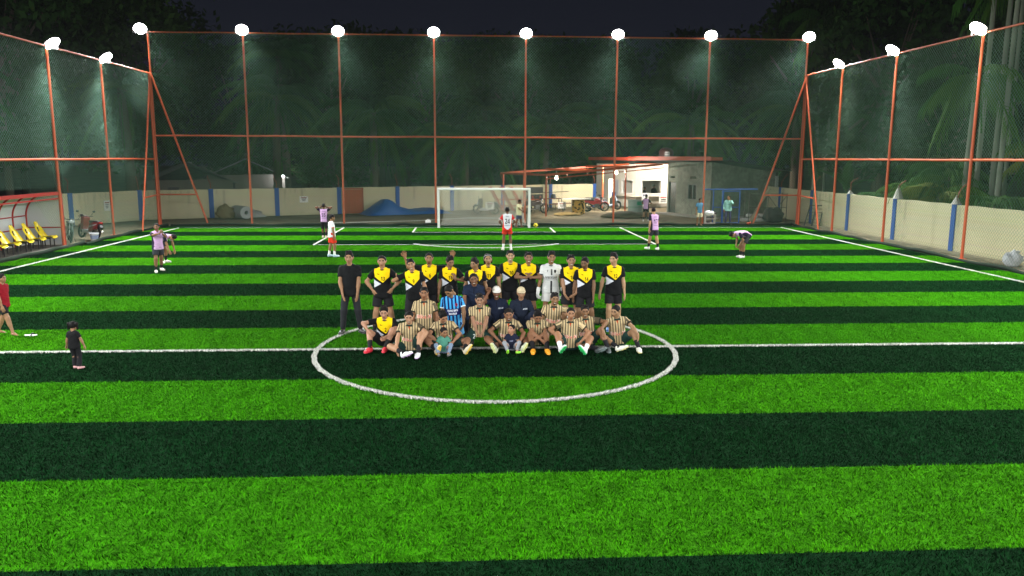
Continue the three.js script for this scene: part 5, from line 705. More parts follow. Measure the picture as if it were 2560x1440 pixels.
// Pose in the person's own frame, for a height of 1.7 m: x to their left, y up, z the way they face. Suffix a: right limb (x < 0), b: left limb.
function person(o) {
  const s = (o.H ?? 1.7) / 1.7, far = o.far ? 1.5 : 1, fat = o.fat ?? 1;
  const root = thing('person', o.label, 'person', [o.at[0], o.y ?? 0.015, o.at[1]], R_(o.yaw ?? 0)); root.scale.setScalar(s);
  const pel = V(...(o.pel ?? [0, 0.94, 0])), q = new THREE.Quaternion().setFromEuler(new THREE.Euler(R_(o.lean?.[0] ?? 0), R_(o.lean?.[2] ?? 0), R_(-(o.lean?.[1] ?? 0)), 'YXZ')), bend = R_(o.bend ?? 0);
  const low = (x, y, z) => V(x, y, z).applyQuaternion(q).add(pel);      // hips to waist
  const q2 = q.clone().multiply(new THREE.Quaternion().setFromAxisAngle(X_, bend)), waist = low(0, 0.14, 0), T = (x, y, z) => V(x, y - 0.14, z).applyQuaternion(q2).add(waist), fz = V(0, 0, 1).applyQuaternion(q2), ux = V(1, 0, 0).applyQuaternion(q2), lz = V(0, 0, 1).applyQuaternion(q);
  const ch = o.child ? 0.84 : 1, sw = o.child ? 0.135 : 0.172;
  const sa = T(-sw, 0.408 * ch, -0.005), sb = T(sw, 0.408 * ch, -0.005), UA = 0.275 * ch, FA = 0.245 * ch, TH = 0.42 * ch, SH_ = 0.405 * ch;
  const [ea, wa] = jointIK(sa, V(...(o.ha ?? [-0.27, 0.8, 0.05])), UA, FA, V(...(o.ea ?? [-0.5, -0.2, -1]))), [eb, wb] = jointIK(sb, V(...(o.hb ?? [0.27, 0.8, 0.05])), UA, FA, V(...(o.eb ?? [0.5, -0.2, -1])));
  const ja = low(-0.088, -0.04, 0), jb = low(0.088, -0.04, 0);
  const [ka, fa] = jointIK(ja, V(...(o.fa ?? [-0.13, 0.085, 0])), TH, SH_, V(...(o.ka ?? [-0.12, 0, 1]))), [kb, fb] = jointIK(jb, V(...(o.fb ?? [0.13, 0.085, 0])), TH, SH_, V(...(o.kb ?? [0.12, 0, 1])));
  // body: one continuous skin, head and hands joined on
  const limb = (p, m, e, r1, r2, r3, more) => [cap(p, m, r1, r2, more), cap(m, e, r2, r3, more)];
  const calf = (k, f) => cap(k.clone().lerp(f, 0.12).addScaledVector(fz, -0.012), k.clone().lerp(f, 0.5).addScaledVector(fz, -0.012), 0.05 * fat, 0.044 * fat, { k: 0.05 });
  const hq = q2.clone().multiply(new THREE.Quaternion().setFromEuler(new THREE.Euler(R_(o.head?.[1] ?? 0), R_(o.head?.[0] ?? 0), R_(o.head?.[2] ?? 0), 'YXZ')));
  const nb = T(0, 0.488 * ch, 0.0), hs = o.child ? 1.12 : 1, hc = nb.clone().add(V(0, 0.075, 0.02).applyQuaternion(q2)).add(V(0, 0.07 * hs, 0.02).applyQuaternion(hq));
  const skin = SK[o.skin ?? 'b'].map((v) => v * rr(0.94, 1.08));
  const bodyG = sdfMesh([cap(low(-0.07, -0.02, 0), low(0.07, -0.02, 0), 0.1 * fat, 0.1 * fat, { n: lz, f: 1.1 }), cap(low(0, 0, 0), T(0, 0.2, 0), 0.115 * fat, 0.105 * fat, { n: fz, f: 1.2, k: 0.06 }), cap(T(-0.05, 0.22, 0), T(-0.06, 0.36 * ch, 0), 0.095, 0.1, { n: fz, f: 1.15, k: 0.06 }), cap(T(0.05, 0.22, 0), T(0.06, 0.36 * ch, 0), 0.095, 0.1, { n: fz, f: 1.15, k: 0.06 }), cap(sa, sb, 0.048, 0.048, { k: 0.05 }),
    cap(T(0, 0.4 * ch, 0), nb.clone().lerp(hc, 0.55), 0.058, 0.052, { k: 0.04 }), ...limb(sa, ea, wa, 0.05, 0.039, 0.027, { k: 0.02 }), ...limb(sb, eb, wb, 0.05, 0.039, 0.027, { k: 0.02 }), cap(ea, ea.clone().lerp(wa, 0.4), 0.04, 0.041, { k: 0.02 }), cap(eb, eb.clone().lerp(wb, 0.4), 0.04, 0.041, { k: 0.02 }),
    ...limb(ja, ka, fa, 0.082 * fat, 0.056, 0.037, { k: 0.03 }), ...limb(jb, kb, fb, 0.082 * fat, 0.056, 0.037, { k: 0.03 }), calf(ka, fa), calf(kb, fb)], 0.0185 * far);
  { const p = bodyG.attributes.position, c = new Float32Array(p.count * 3); for (let i = 0; i < p.count; i++) { const v = 1 + 0.05 * Math.sin(p.getX(i) * 23 + p.getY(i) * 31); for (let k = 0; k < 3; k++) c[i * 3 + k] = skin[k] * v; } bodyG.setAttribute('color', new THREE.BufferAttribute(c, 3)); }
  const place = (g, at, quat, sc) => g.clone().applyMatrix4(new THREE.Matrix4().compose(at, quat, typeof sc === 'number' ? V(sc, sc, sc) : sc));
  const colored = (g, c) => { const a = new Float32Array(g.attributes.position.count * 3); for (let i = 0; i < a.length; i++) a[i] = c[i % 3]; g.setAttribute('color', new THREE.BufferAttribute(a, 3)); return g; };
  const headG = paintHead(place(headShape, V(0, 0, 0), new THREE.Quaternion(), 1), skin, o); const headSize = (o.child ? 1.18 : 1.0) * (o.headSize ?? 1);
  const parts = [bodyG, headG.applyMatrix4(new THREE.Matrix4().compose(hc, hq, V(headSize * (fat > 1.05 ? 1.08 : 1), headSize, headSize)))];
  const handAt = (w, e, side, kind, dir, palm) => { // side -1: right hand
    const y = (dir ? V(...dir) : w.clone().sub(e)).normalize(); let z = V(...(palm ?? [side < 0 ? 0.9 : -0.9, 0, -0.25])); z.addScaledVector(y, -z.dot(y)).normalize(); const x = y.clone().cross(z), m = new THREE.Matrix4().makeBasis(side < 0 ? x : x, y, z), sc = ch * 1.02;
    // thumb +x must point to the front or up side: mirror for the other hand
    return new THREE.Matrix4().multiplyMatrices(new THREE.Matrix4().makeTranslation(w.x, w.y, w.z), m).scale(V((side < 0 ? -1 : 1) * sc * (o.flipThumb ? -1 : 1), sc, sc)); };
  const fixWind = (g, flipped) => { if (flipped) { const ix = g.index.array; for (let i = 0; i < ix.length; i += 3) { const t = ix[i]; ix[i] = ix[i + 1]; ix[i + 1] = t; } } return g; };
  const HA = handAt(wa, ea, -1, o.handA, o.da, o.pa), HB = handAt(wb, eb, 1, o.handB, o.db, o.pb);
  parts.push(colored(fixWind(hands[o.handA ?? o.hand ?? 'open'].clone(), true).applyMatrix4(HA), skin), colored(hands[o.handB ?? o.hand ?? 'open'].clone().applyMatrix4(HB), skin));
  const feet = [[fa, ka, o.ta ?? [-12, 0], -1], [fb, kb, o.tb ?? [12, 0], 1]].map(([f, k, t, sd]) => { const e = new THREE.Euler(R_(-(t[1] ?? 0)), R_(t[0]), R_(t[2] ?? 0), 'YXZ'), qq = new THREE.Quaternion().setFromEuler(e); return [f.clone().add(V(0, -0.085, 0.0).applyQuaternion(qq)), qq]; });
  if (o.barefoot) for (const [at, qq] of feet) parts.push(colored(place(footBare, at, qq, ch), skin));
  add(root, 'body', mergeGeometries(parts.map((g) => { const n = g.index ? g.toNonIndexed() : g; if (n.attributes.uv) n.deleteAttribute('uv'); return n; })), skinMat);
  // hair or cap
  if (o.hair !== 'none') { const h = add(root, 'hair', place(hairs[o.hair ?? 'short'], hc, hq, V(headSize * (fat > 1.05 ? 1.08 : 1), headSize, headSize)), o.cap ? hairMat : hairMat); }
  if (o.cap) add(root, 'cap', place(capGeo, hc, hq, headSize * 1.03), cloth(o.cap, 0.8));
  if (o.band) add(root, 'headband', place(tor(0.093, 0.007, 24, 6).rotateX(Math.PI / 2 - 0.5).scale(0.9, 1, 1.02).translate(0, 0.055, -0.008), hc, hq, headSize), cloth([0.3, 0.3, 0.3]));
  // shirt
  const slv = o.sleeve ?? 0.62, L1 = (a, b, t) => a.clone().lerp(b, t), hem = o.hem ?? -0.1, loose = (o.loose ?? 1) * fat;
  const sp = [cap(low(-0.06, hem, 0), low(-0.05, 0.1, 0), 0.131 * loose, 0.116 * loose, { n: lz, f: 1.02, k: 0.05 }), cap(low(0.06, hem, 0), low(0.05, 0.1, 0), 0.131 * loose, 0.116 * loose, { n: lz, f: 1.02, k: 0.05 }), cap(T(0, 0.1, 0.012), T(0, 0.26, 0.01), 0.126 * loose, 0.124 * loose, { n: fz, f: 1.12, k: 0.06 }), cap(T(-0.055, 0.22, 0), T(-0.066, 0.36 * ch, 0), 0.112 * loose, 0.112, { n: fz, f: 1.12, k: 0.06 }), cap(T(0.055, 0.22, 0), T(0.066, 0.36 * ch, 0), 0.112 * loose, 0.112, { n: fz, f: 1.12, k: 0.06 }), cap(sa.clone().lerp(sb, 0.04), T(-0.03, 0.435 * ch, 0), 0.056, 0.058, { n: fz, f: 0.95, k: 0.04 }), cap(sb.clone().lerp(sa, 0.04), T(0.03, 0.435 * ch, 0), 0.056, 0.058, { n: fz, f: 0.95, k: 0.04 }), cap(T(-0.06, 0.465 * ch, 0), T(0.06, 0.465 * ch, 0), 0.036, 0.036, { k: 0.05 })];
  const armPrims = [];
  if (slv <= 1) { armPrims.push([sa, L1(sa, ea, slv)], [sb, L1(sb, eb, slv)]); sp.push(cap(sa, L1(sa, ea, slv), 0.057, 0.07, { cut: true, k: 0.035, grow: 1.1 }), cap(sb, L1(sb, eb, slv), 0.057, 0.07, { cut: true, k: 0.035, grow: 1.1 })); }
  else { armPrims.push([sa, ea], [ea, L1(ea, wa, slv - 1)], [sb, eb], [eb, L1(eb, wb, slv - 1)]); sp.push(cap(sa, ea, 0.064, 0.055, { k: 0.03 }), cap(ea, L1(ea, wa, slv - 1), 0.055, 0.045, { cut: true, k: 0.03, grow: 1.1 }), cap(sb, eb, 0.064, 0.055, { k: 0.03 }), cap(eb, L1(eb, wb, slv - 1), 0.055, 0.045, { cut: true, k: 0.03, grow: 1.1 })); }
  sp.push(cap(low(-0.3, hem - 0.33, 0), low(0.3, hem - 0.33, 0), 0.3, 0.3, { sub: true, k: 0.006 }));
  const sg0 = wrinkle(sdfMesh(sp, 0.0165 * far), 0.0028), pn = sg0.attributes.position, inv = q.clone().invert(), inv2 = q2.clone().invert();
  const sg = sg0.toNonIndexed(), P = sg.attributes.position, N = sg.attributes.normal, uv = new Float32Array(P.count * 2), v = V(0, 0, 0), nn = V(0, 0, 0), seg = new THREE.Line3(), near = V(0, 0, 0);
  for (let i = 0; i < P.count; i += 3) {
    const cen = V(0, 0, 0); nn.set(0, 0, 0); for (let k = 0; k < 3; k++) { cen.add(v.fromBufferAttribute(P, i + k)); nn.add(v.fromBufferAttribute(N, i + k)); } cen.multiplyScalar(1 / 3);
    const loc = cen.clone().sub(waist).applyQuaternion(inv2), front = nn.applyQuaternion(inv2).z > 0; loc.y += 0.14;
    let arm = -1, dist = 0.105; armPrims.forEach(([a, b], j) => { seg.set(a, b).closestPointToPoint(cen, true, near); const d = near.distanceTo(cen), t = seg.closestPointToPointParameter(cen, true); if (Math.abs(loc.x) > sw + 0.004 + (loc.y < 0.25 ? 0.03 : 0) && d < dist) { dist = d; arm = j; } if (loc.y > 0.2 && Math.abs(loc.x) > sw + 0.01 && arm < 0) arm = j; });
    for (let k = 0; k < 3; k++) { v.fromBufferAttribute(P, i + k); let U, W;
      if (arm >= 0) { const [a, b] = armPrims[arm]; seg.set(a, b); const t = seg.closestPointToPointParameter(v, true); seg.closestPointToPoint(v, true, near); const side = v.clone().sub(near).dot(ux) / 0.16 + v.clone().sub(near).dot(fz) / 0.16; U = (64 + side * 48) / 512; W = (262 + (armPrims.length > 2 && arm % 2 === 0 ? 0 : t) * 56) / 320; }
      else { let l = v.clone().sub(waist).applyQuaternion(inv2); l.y += 0.14; if (l.y < 0.14) { l = v.clone().sub(pel).applyQuaternion(inv); } const x = Math.max(-0.315, Math.min(0.315, l.x / (o.child ? 0.8 : fat > 1.05 ? 1.06 : 1))), y = Math.max(-0.215, Math.min(0.545, l.y / ch)); U = (front ? TX(x) : 256 + TX(-x)) / 512; W = TY(y) / 320; }
      uv[(i + k) * 2] = U; uv[(i + k) * 2 + 1] = 1 - W; }
  }
  sg.setAttribute('uv', new THREE.BufferAttribute(uv, 2)); add(root, 'shirt', sg, mat(C(0.92, 0.92, 0.92), 0.82, { map: o.kit }));
  if (o.collar) { const cq = q2.clone(); add(root, 'collar', o.polo ? [place(tor(0.066, 0.015, 20, 6).rotateX(Math.PI / 2 + 0.25).scale(1, 1.5, 0.95), T(0, 0.478 * ch, 0.008), cq, 1), place(box(0.05, 0.045, 0.012).rotateZ(0.5).translate(-0.045, -0.03, 0.07), T(0, 0.478 * ch, 0.0), cq, 1), place(box(0.05, 0.045, 0.012).rotateZ(-0.5).translate(0.045, -0.03, 0.07), T(0, 0.478 * ch, 0.0), cq, 1)] : place(tor(0.066, 0.011, 20, 6).rotateX(Math.PI / 2 + 0.3), T(0, 0.474 * ch, 0.01), cq, 1), cloth(o.collar)); }
  // shorts or trousers
  const lc = legCols[o.legs ?? 'black'], tr = o.trousers, st = o.shortLen ?? 0.72, lp = [cap(low(-0.055, 0.04, 0), low(0.055, 0.04, 0), 0.116 * fat, 0.116 * fat, { n: lz, f: 1.08 }), cap(low(-0.06, -0.05, 0), low(0.06, -0.05, 0), 0.116 * fat, 0.116 * fat, { n: lz, f: 1.02, k: 0.05 })];
  for (const [j, k, f] of [[ja, ka, fa], [jb, kb, fb]]) { if (tr) lp.push(cap(j, k, 0.092 * fat, 0.068, { k: 0.03 }), cap(k, L1(k, f, tr), 0.068, o.flare ?? 0.055, { cut: true, k: 0.03, grow: 1.15 })); else lp.push(cap(j, L1(j, k, st), 0.094 * fat, 0.098 * fat, { cut: true, k: 0.03, grow: 1.15 })); }
  const legG = wrinkle(sdfMesh(lp, 0.0175 * far), 0.0025); let legMat = cloth(lc);
  if (o.num) { const n = legG.toNonIndexed(), p = n.attributes.position, u = new Float32Array(p.count * 2); for (let i = 0; i < p.count; i++) { u[i * 2] = (p.getX(i) + 0.3) / 0.6; u[i * 2 + 1] = Math.max(0, Math.min(1, 0.5 + (p.getY(i) - ja.y) * 1.2 + (ja.z - p.getZ(i)) * 0.5 + 0.25)); } n.setAttribute('uv', new THREE.BufferAttribute(u, 2)); add(root, tr ? 'trousers' : 'shorts', n, mat(C(1, 1, 1), 0.85, { map: canvasTexture(128, 128, (g) => { g.fillStyle = '#1c3430'; g.fillRect(0, 0, 128, 128); g.fillStyle = '#dde4e0'; g.font = 'bold 22px sans-serif'; g.fillText(o.num, 34, 62); }) })); }
  else add(root, tr ? 'trousers' : 'shorts', legG, legMat);
  // socks and shoes
  if (!tr && !o.barefoot && o.sock !== false) for (const [k, f] of [[ka, fa], [kb, fb]]) { const a = L1(k, f, o.sockTop ?? 0.3), m = L1(k, f, 0.5).addScaledVector(fz, -0.008), G = merge([rod(a, m, 0.054, 0.052, 12), rod(m, f, 0.052, 0.041, 12), place(new THREE.SphereGeometry(0.042, 10, 8), f, new THREE.Quaternion(), 1)]); add(root, 'sock', G, cloth(o.sock ?? legCols.black)); }
  if (!o.barefoot) for (const [at, qq] of feet) { const sh = add(root, 'shoe', place(bootParts[0], at, qq, ch), cloth(o.shoe ?? [0.02, 0.02, 0.02], 0.45)); add(sh, 'sole', place(bootParts[1], at, qq, ch), cloth(o.sole ?? o.shoe ?? [0.02, 0.02, 0.02], 0.5)); }
  if (o.gloves) { const G = (M, f) => fixWind(hands.curl.clone(), f).applyMatrix4(M.clone().scale(V(1.35, 1.2, 1.6))); add(root, 'glove', [G(HA, true), rod(L1(wa, ea, -0.02), L1(wa, ea, 0.3), 0.045, 0.042, 12)], cloth([0.62, 0.62, 0.6])); add(root, 'glove', [G(HB, false), rod(L1(wb, eb, -0.02), L1(wb, eb, 0.3), 0.045, 0.042, 12)], cloth([0.62, 0.62, 0.6])); }
  return root;
}
const YB = (n) => ({ kit: kits.yellow(n), collar: [0.012, 0.012, 0.013], legs: 'black' }), stripeKit = kits.stripe(), ST = () => ({ kit: stripeKit, collar: [0.016, 0.03, 0.024], polo: true, legs: 'green', loose: 1.03 });
const W_ = [0.68, 0.68, 0.66];
// --- standing row, from left to right
person({ at: [-2.8, -1.5], H: 1.77, label: 'standing man in black polo shirt and dark jeans, hands at his belt', skin: 'a', hair: 'tall', kit: kits.polo('#121315'), collar: [0.01, 0.01, 0.011], polo: true, legs: 'jeans', trousers: 0.97, fa: [-0.17, 0.085, 0.05], fb: [0.19, 0.085, -0.02], ha: [-0.14, 0.86, 0.15], hb: [0.16, 0.83, 0.14], ea: [-1, 0, -0.5], eb: [1, 0, -0.5], shoe: [0.03, 0.028, 0.028], tb: [40, 0] });
person({ at: [-2.1, -1.4], H: 1.7, label: 'standing player number 13 in yellow and black jersey, hands on hips', ...YB('13'), skin: 'a', hair: 'crop', fat: 1.06, ha: [-0.2, 0.95, 0.06], hb: [0.2, 0.98, 0.06], ea: [-1, 0.1, -0.35], eb: [1, 0.1, -0.35], da: [0.6, -0.75, 0.35], db: [-0.6, -0.75, 0.35], pa: [0.5, 0, -0.5], pb: [-0.5, 0, -0.5], fa: [-0.2, 0.085, 0], fb: [0.22, 0.085, 0], sock: [0.02, 0.02, 0.02], shoe: [0.03, 0.03, 0.03] });
person({ at: [-1.42, -1.2], H: 1.66, label: 'standing player number 9 in yellow and black jersey, smiling with tilted head', ...YB('9'), skin: 'a', smile: true, head: [0, 5, 10], lean: [0, -4, 0], ha: [-0.34, 1.2, -0.12], ea: [-1, -0.6, 0.1], da: [-0.4, 0.8, 0], hb: [0.3, 0.82, 0.02], shortLen: 0.85 });
person({ at: [-1.12, -1.72], H: 1.72, label: 'standing player number 6 with both arms spread behind his neighbours', ...YB('6'), skin: 'b', hair: 'crop', beard: true, fat: 1.05, ha: [-0.52, 1.6, -0.02], hb: [0.5, 1.6, -0.1], ea: [-0.4, -1, -0.2], eb: [0.4, -1, -0.2], da: [-0.1, 1, 0.05], db: [-0.15, 1, 0], handA: 'curl', handB: 'curl', pa: [0.2, 0, 1], pb: [-0.2, 0, 1] });
person({ at: [-0.68, -1.66], H: 1.66, label: 'standing player number 18 in yellow and black jersey, face turned down to his left', ...YB('18'), skin: 'b', head: [25, 18, 4], hair: 'tall', ha: [-0.25, 0.82, 0.06], hb: [0.13, 1.2, 0.17], eb: [0.8, -0.8, 0.1], db: [-0.3, 0.95, 0.1], handB: 'curl', pb: [-0.6, 0, -0.6] });
person({ at: [-0.12, -1.5], H: 1.62, label: 'standing player in yellow and black jersey looking left, behind the smiling man in navy', ...YB('7'), skin: 'b', head: [-38, 6, 0], hair: 'tall' });
person({ at: [0.16, -1.8], H: 1.69, label: 'standing player number 11 with long tied hair and headband', ...YB('11'), skin: 'a', hair: 'long', band: true, beard: true, head: [4, 0, 5], ha: [-0.28, 0.8, 0.02], hb: [0.27, 0.82, 0.05] });
person({ at: [0.66, -2.1], H: 1.72, label: 'standing player number 10, tallest looking of the yellow and black row', ...YB('10'), skin: 'd', hair: 'short', smile: true, ha: [-0.28, 0.78, 0.04], hb: [0.25, 0.84, -0.1] });
person({ at: [1.06, -2.0], H: 1.69, label: 'standing player number 4 with hands clasped before his chest', ...YB('4'), skin: 'b', smile: true, fat: 1.06, ha: [-0.05, 1.16, 0.24], hb: [0.02, 1.16, 0.24], ea: [-1, -0.35, 0.1], eb: [1, -0.35, 0.1], da: [0.45, 0.85, 0.15], db: [-0.45, 0.85, 0.15], hand: 'curl' });
person({ at: [1.55, -1.9], H: 1.71, label: 'standing goalkeeper in white jersey and shorts with white gloves', kit: kits.keeper(), collar: [0.04, 0.04, 0.04], legs: 'whiteK', skin: 'b', smile: true, hair: 'tall', gloves: true, ha: [-0.28, 0.84, 0.08], hb: [0.27, 0.82, 0.06], hand: 'curl', loose: 1.04, sock: [0.02, 0.02, 0.02], head: [4, 2, -4], shoe: [0.03, 0.03, 0.03] });
person({ at: [1.95, -1.55], H: 1.68, label: 'standing heavy player number 16, hands held low in front', ...YB('16'), skin: 'a', fat: 1.14, hair: 'short', smile: true, ha: [-0.15, 0.84, 0.17], hb: [0.1, 0.86, 0.19], ea: [-1, 0.1, -0.4], eb: [1, 0.1, -0.4], da: [0.5, -0.8, 0.2], db: [-0.75, -0.5, 0.2], sock: W_, sockTop: 0.12, shoe: [0.3, 0.3, 0.32], fa: [-0.14, 0.085, 0], fb: [0.17, 0.085, 0.04] });
person({ at: [2.24, -1.4], H: 1.66, label: 'standing player number 14 in yellow and black jersey, looking down to his right', ...YB('14'), skin: 'c', beard: true, head: [-25, 14, 0], ha: [-0.25, 0.83, 0.0], hb: [0.18, 0.84, 0.13], eb: [1, 0.2, -0.6], fb: [0.2, 0.085, 0.02], shortLen: 0.8 });
person({ at: [2.9, -1.58], H: 1.71, label: 'standing player number 12 at the right end of the row, head turned left', ...YB('12'), skin: 'd', hair: 'tall', head: [-35, 2, 0], ha: [-0.3, 0.79, 0.0], hb: [0.24, 0.77, 0.08], sock: W_, sockTop: 0.45, shoe: [0.05, 0.2, 0.55], sole: [0.3, 0.4, 0.5], fa: [-0.1, 0.085, 0.05], fb: [0.14, 0.085, -0.1] });
// --- the men crouching between the rows
person({ at: [-0.17, -1.28], H: 1.68, label: 'smiling man in navy shirt with long fringe, crouching behind the bowed player in blue', kit: kits.polo('#1b2438', 'ATOS'), collar: [0.012, 0.016, 0.03], polo: true, legs: 'navy', trousers: 0.97, skin: 'c', hair: 'long', smile: true, pel: [0, 0.62, -0.15], lean: [16, 2, 0], head: [0, -8, 8], ha: [-0.2, 0.5, 0.22], hb: [0.2, 0.5, 0.22], fat: 1.07, fa: [-0.16, 0.085, -0.05], fb: [0.16, 0.085, 0.05], ea: [-1, 0, -0.2], eb: [1, 0, -0.2] });
person({ at: [0.33, -1.35], H: 1.68, label: 'crouching man in navy shirt and white cap raising a fist', kit: kits.polo('#1a2236', 'SRI 88'), collar: [0.012, 0.016, 0.03], polo: true, legs: 'navy', trousers: 0.97, skin: 'c', cap: [0.62, 0.6, 0.56], hair: 'crop', smile: true, pel: [0, 0.28, -0.1], lean: [6, 0, 0], ha: [-0.17, 0.93, 0.1], ea: [-0.6, -1, 0.4], da: [0.05, 1, 0.1], handA: 'fist', pa: [0.2, 0, 1], hb: [0.2, 0.42, 0.3], fa: [-0.18, 0.085, 0.08], fb: [0.18, 0.085, 0.12], ka: [-0.4, 0.6, 1], kb: [0.4, 0.6, 1], fat: 1.05 });
person({ at: [0.85, -1.2], H: 1.68, label: 'crouching man in navy shirt and tan cap', kit: kits.polo('#19202f', 'ATOS'), collar: [0.012, 0.016, 0.03], polo: true, legs: 'navy', trousers: 0.97, skin: 'a', cap: [0.48, 0.4, 0.26], hair: 'crop', pel: [0, 0.28, -0.1], lean: [4, 0, 0], sleeve: 1.5, ha: [-0.2, 0.4, 0.28], hb: [0.22, 0.4, 0.28], fa: [-0.18, 0.085, 0.08], fb: [0.2, 0.085, 0.12], ka: [-0.4, 0.6, 1], kb: [0.4, 0.6, 1], fat: 1.05 });
person({ at: [-0.58, -0.5], H: 1.68, label: 'kneeling player in blue striped jersey and light blue shorts with bowed head', kit: kits.blue(), collar: [0.02, 0.03, 0.12], legs: 'sky', skin: 'b', hair: 'crop', pel: [0, 0.5, -0.05], lean: [4, -4, 0], head: [-30, 36, 8], ha: [-0.24, 0.38, 0.05], hb: [0.21, 0.43, 0.12], eb: [1, 0.1, -0.5], db: [-0.4, -0.9, 0.2], fa: [-0.14, 0.06, -0.42], fb: [0.14, 0.06, -0.42], ka: [-0.1, -0.6, 1], kb: [0.1, -0.6, 1], ta: [0, -70], tb: [0, -70], sock: [0.03, 0.05, 0.2], shortLen: 0.7 });
// --- front row on the grass
const sit = { pel: [0, 0.115, 0], hem: -0.03 };
person({ at: [-1.95, -0.38], H: 1.68, label: 'seated player number 2 in yellow and black jersey and red boots', ...YB('2'), ...sit, skin: 'd', hair: 'tall', lean: [8, 0, 0], bend: 8, fa: [-0.25, 0.085, 0.58], fb: [0.05, 0.085, 0.54], ka: [-0.6, 1, 0.3], kb: [0.35, 1, 0.3], ha: [-0.3, 0.36, 0.36], hb: [0.08, 0.27, 0.44], ea: [-1, 0.2, 0], eb: [1, -0.2, 0], handA: 'curl', handB: 'curl', ta: [-25, 0], tb: [-8, 0], sock: [0.015, 0.015, 0.015], sockTop: 0.5, shoe: [0.62, 0.03, 0.05] });
person({ at: [-1.42, 0.12], H: 1.66, label: 'smiling seated striped player with one knee out and one knee up, white and lilac boots', ...ST(), ...sit, skin: 'd', smile: true, hair: 'short', lean: [6, 0, 0], bend: 8, fa: [-0.1, 0.09, 0.58], ka: [-1, 0.25, 0.3], fb: [0.19, 0.085, 0.52], kb: [0.35, 1, 0.2], ha: [-0.24, 0.14, 0.44], hb: [0.24, 0.26, 0.42], ea: [-1, 0.1, -0.1], eb: [1, 0.4, 0.1], da: [0.2, -0.9, 0.3], db: [0, -0.95, 0.1], ta: [70, 25], tb: [-8, 0], sock: [0.012, 0.012, 0.014], sockTop: 0.55, shoe: [0.62, 0.66, 0.66], sole: [0.5, 0.34, 0.58] });
person({ at: [-1.16, -0.30], H: 1.66, label: 'striped player kneeling upright behind the smiling seated one', ...ST(), skin: 'b', hair: 'short', pel: [0, 0.46, -0.02], ha: [-0.27, 0.36, 0.02], hb: [0.27, 0.37, 0.05], eb: [1, 0, -0.6], fa: [-0.14, 0.06, -0.4], fb: [0.14, 0.06, -0.4], ka: [-0.1, -0.6, 1], kb: [0.1, -0.6, 1], ta: [0, -70], tb: [0, -70] });
person({ at: [-0.74, -0.10], H: 1.66, label: 'seated striped player looking down at the toddler in teal between his legs', ...ST(), ...sit, skin: 'a', smile: true, hair: 'tall', lean: [10, -4, 0], bend: 10, head: [22, 16, 0], fa: [-0.16, 0.08, 0.55], fb: [0.4, 0.08, 0.55], ka: [-0.9, 0.5, 0.3], kb: [1, 0.35, 0.2], ha: [-0.12, 0.2, 0.36], hb: [0.16, 0.2, 0.4], ea: [-1, 0.3, 0], eb: [1, 0.1, -0.2], ta: [30, 55], tb: [60, 55], sock: [0.012, 0.012, 0.014], sockTop: 0.35, shoe: [0.5, 0.45, 0.32], sole: [0.72, 0.5, 0.08] });
person({ at: [-0.05, -0.10], H: 1.66, label: 'smiling striped player number 21 kneeling with both hands together', ...ST(), skin: 'a', smile: true, hair: 'short', num: '21', pel: [0, 0.36, -0.12], lean: [6, 0, 0], head: [0, 4, 0], fa: [-0.17, 0.06, -0.28], fb: [0.17, 0.06, -0.28], ka: [-0.35, 0.2, 1], kb: [0.35, 0.2, 1], ta: [0, -75], tb: [0, -75], ha: [-0.05, 0.34, 0.3], hb: [0.05, 0.34, 0.3], ea: [-1, 0, -0.4], eb: [1, 0, -0.4], da: [0.4, -0.7, 0.3], db: [-0.4, -0.7, 0.3], hand: 'curl', shortLen: 0.84, sock: false });
person({ at: [0.5, -0.20], H: 1.66, label: 'grinning seated striped player with a dark-shirted toddler between his legs', ...ST(), ...sit, skin: 'b', smile: true, beard: true, hair: 'crop', fat: 1.08, lean: [8, 3, 0], bend: 12, head: [0, -6, 6], fa: [-0.24, 0.08, 0.56], fb: [0.26, 0.08, 0.56], ka: [-1, 0.45, 0.2], kb: [1, 0.35, 0.2], ha: [-0.2, 0.2, 0.3], hb: [0.23, 0.16, 0.42], ea: [-1, 0.2, -0.1], eb: [1, 0.1, -0.2], ta: [-40, 58], tb: [45, 58], sock: [0.012, 0.012, 0.014], sockTop: 0.45, shoe: [0.4, 0.42, 0.3], sole: [0.62, 0.66, 0.3] });
person({ at: [1.1, -0.26], H: 1.66, label: 'seated striped player with forearms crossed between his knees and orange boots', ...ST(), ...sit, skin: 'b', hair: 'tall', lean: [14, 0, 0], bend: 14, head: [2, 4, 0], fa: [-0.12, 0.085, 0.68], fb: [0.16, 0.085, 0.7], ka: [-0.25, 1, 0.2], kb: [0.25, 1, 0.2], ha: [0.06, 0.22, 0.52], hb: [-0.04, 0.24, 0.5], ea: [-1, 0, 0], eb: [1, 0, 0], hand: 'curl', ta: [-6, 0], tb: [6, 0], sock: [0.012, 0.012, 0.014], sockTop: 0.6, shoe: [0.7, 0.3, 0.015] });
person({ at: [1.45, -0.48], H: 1.68, label: 'striped player kneeling behind, his hand on the shoulder of the man in green boots', ...ST(), skin: 'b', smile: true, beard: true, hair: 'short', pel: [0, 0.3, -0.1], lean: [6, 3, 0], head: [6, 4, 0], fa: [-0.16, 0.06, -0.25], fb: [0.16, 0.06, -0.25], ka: [-0.35, 0.25, 1], kb: [0.35, 0.25, 1], ta: [0, -70], tb: [0, -70], ha: [-0.22, 0.36, 0.25], hb: [0.27, 0.62, 0.18], eb: [1, -0.1, 0] });
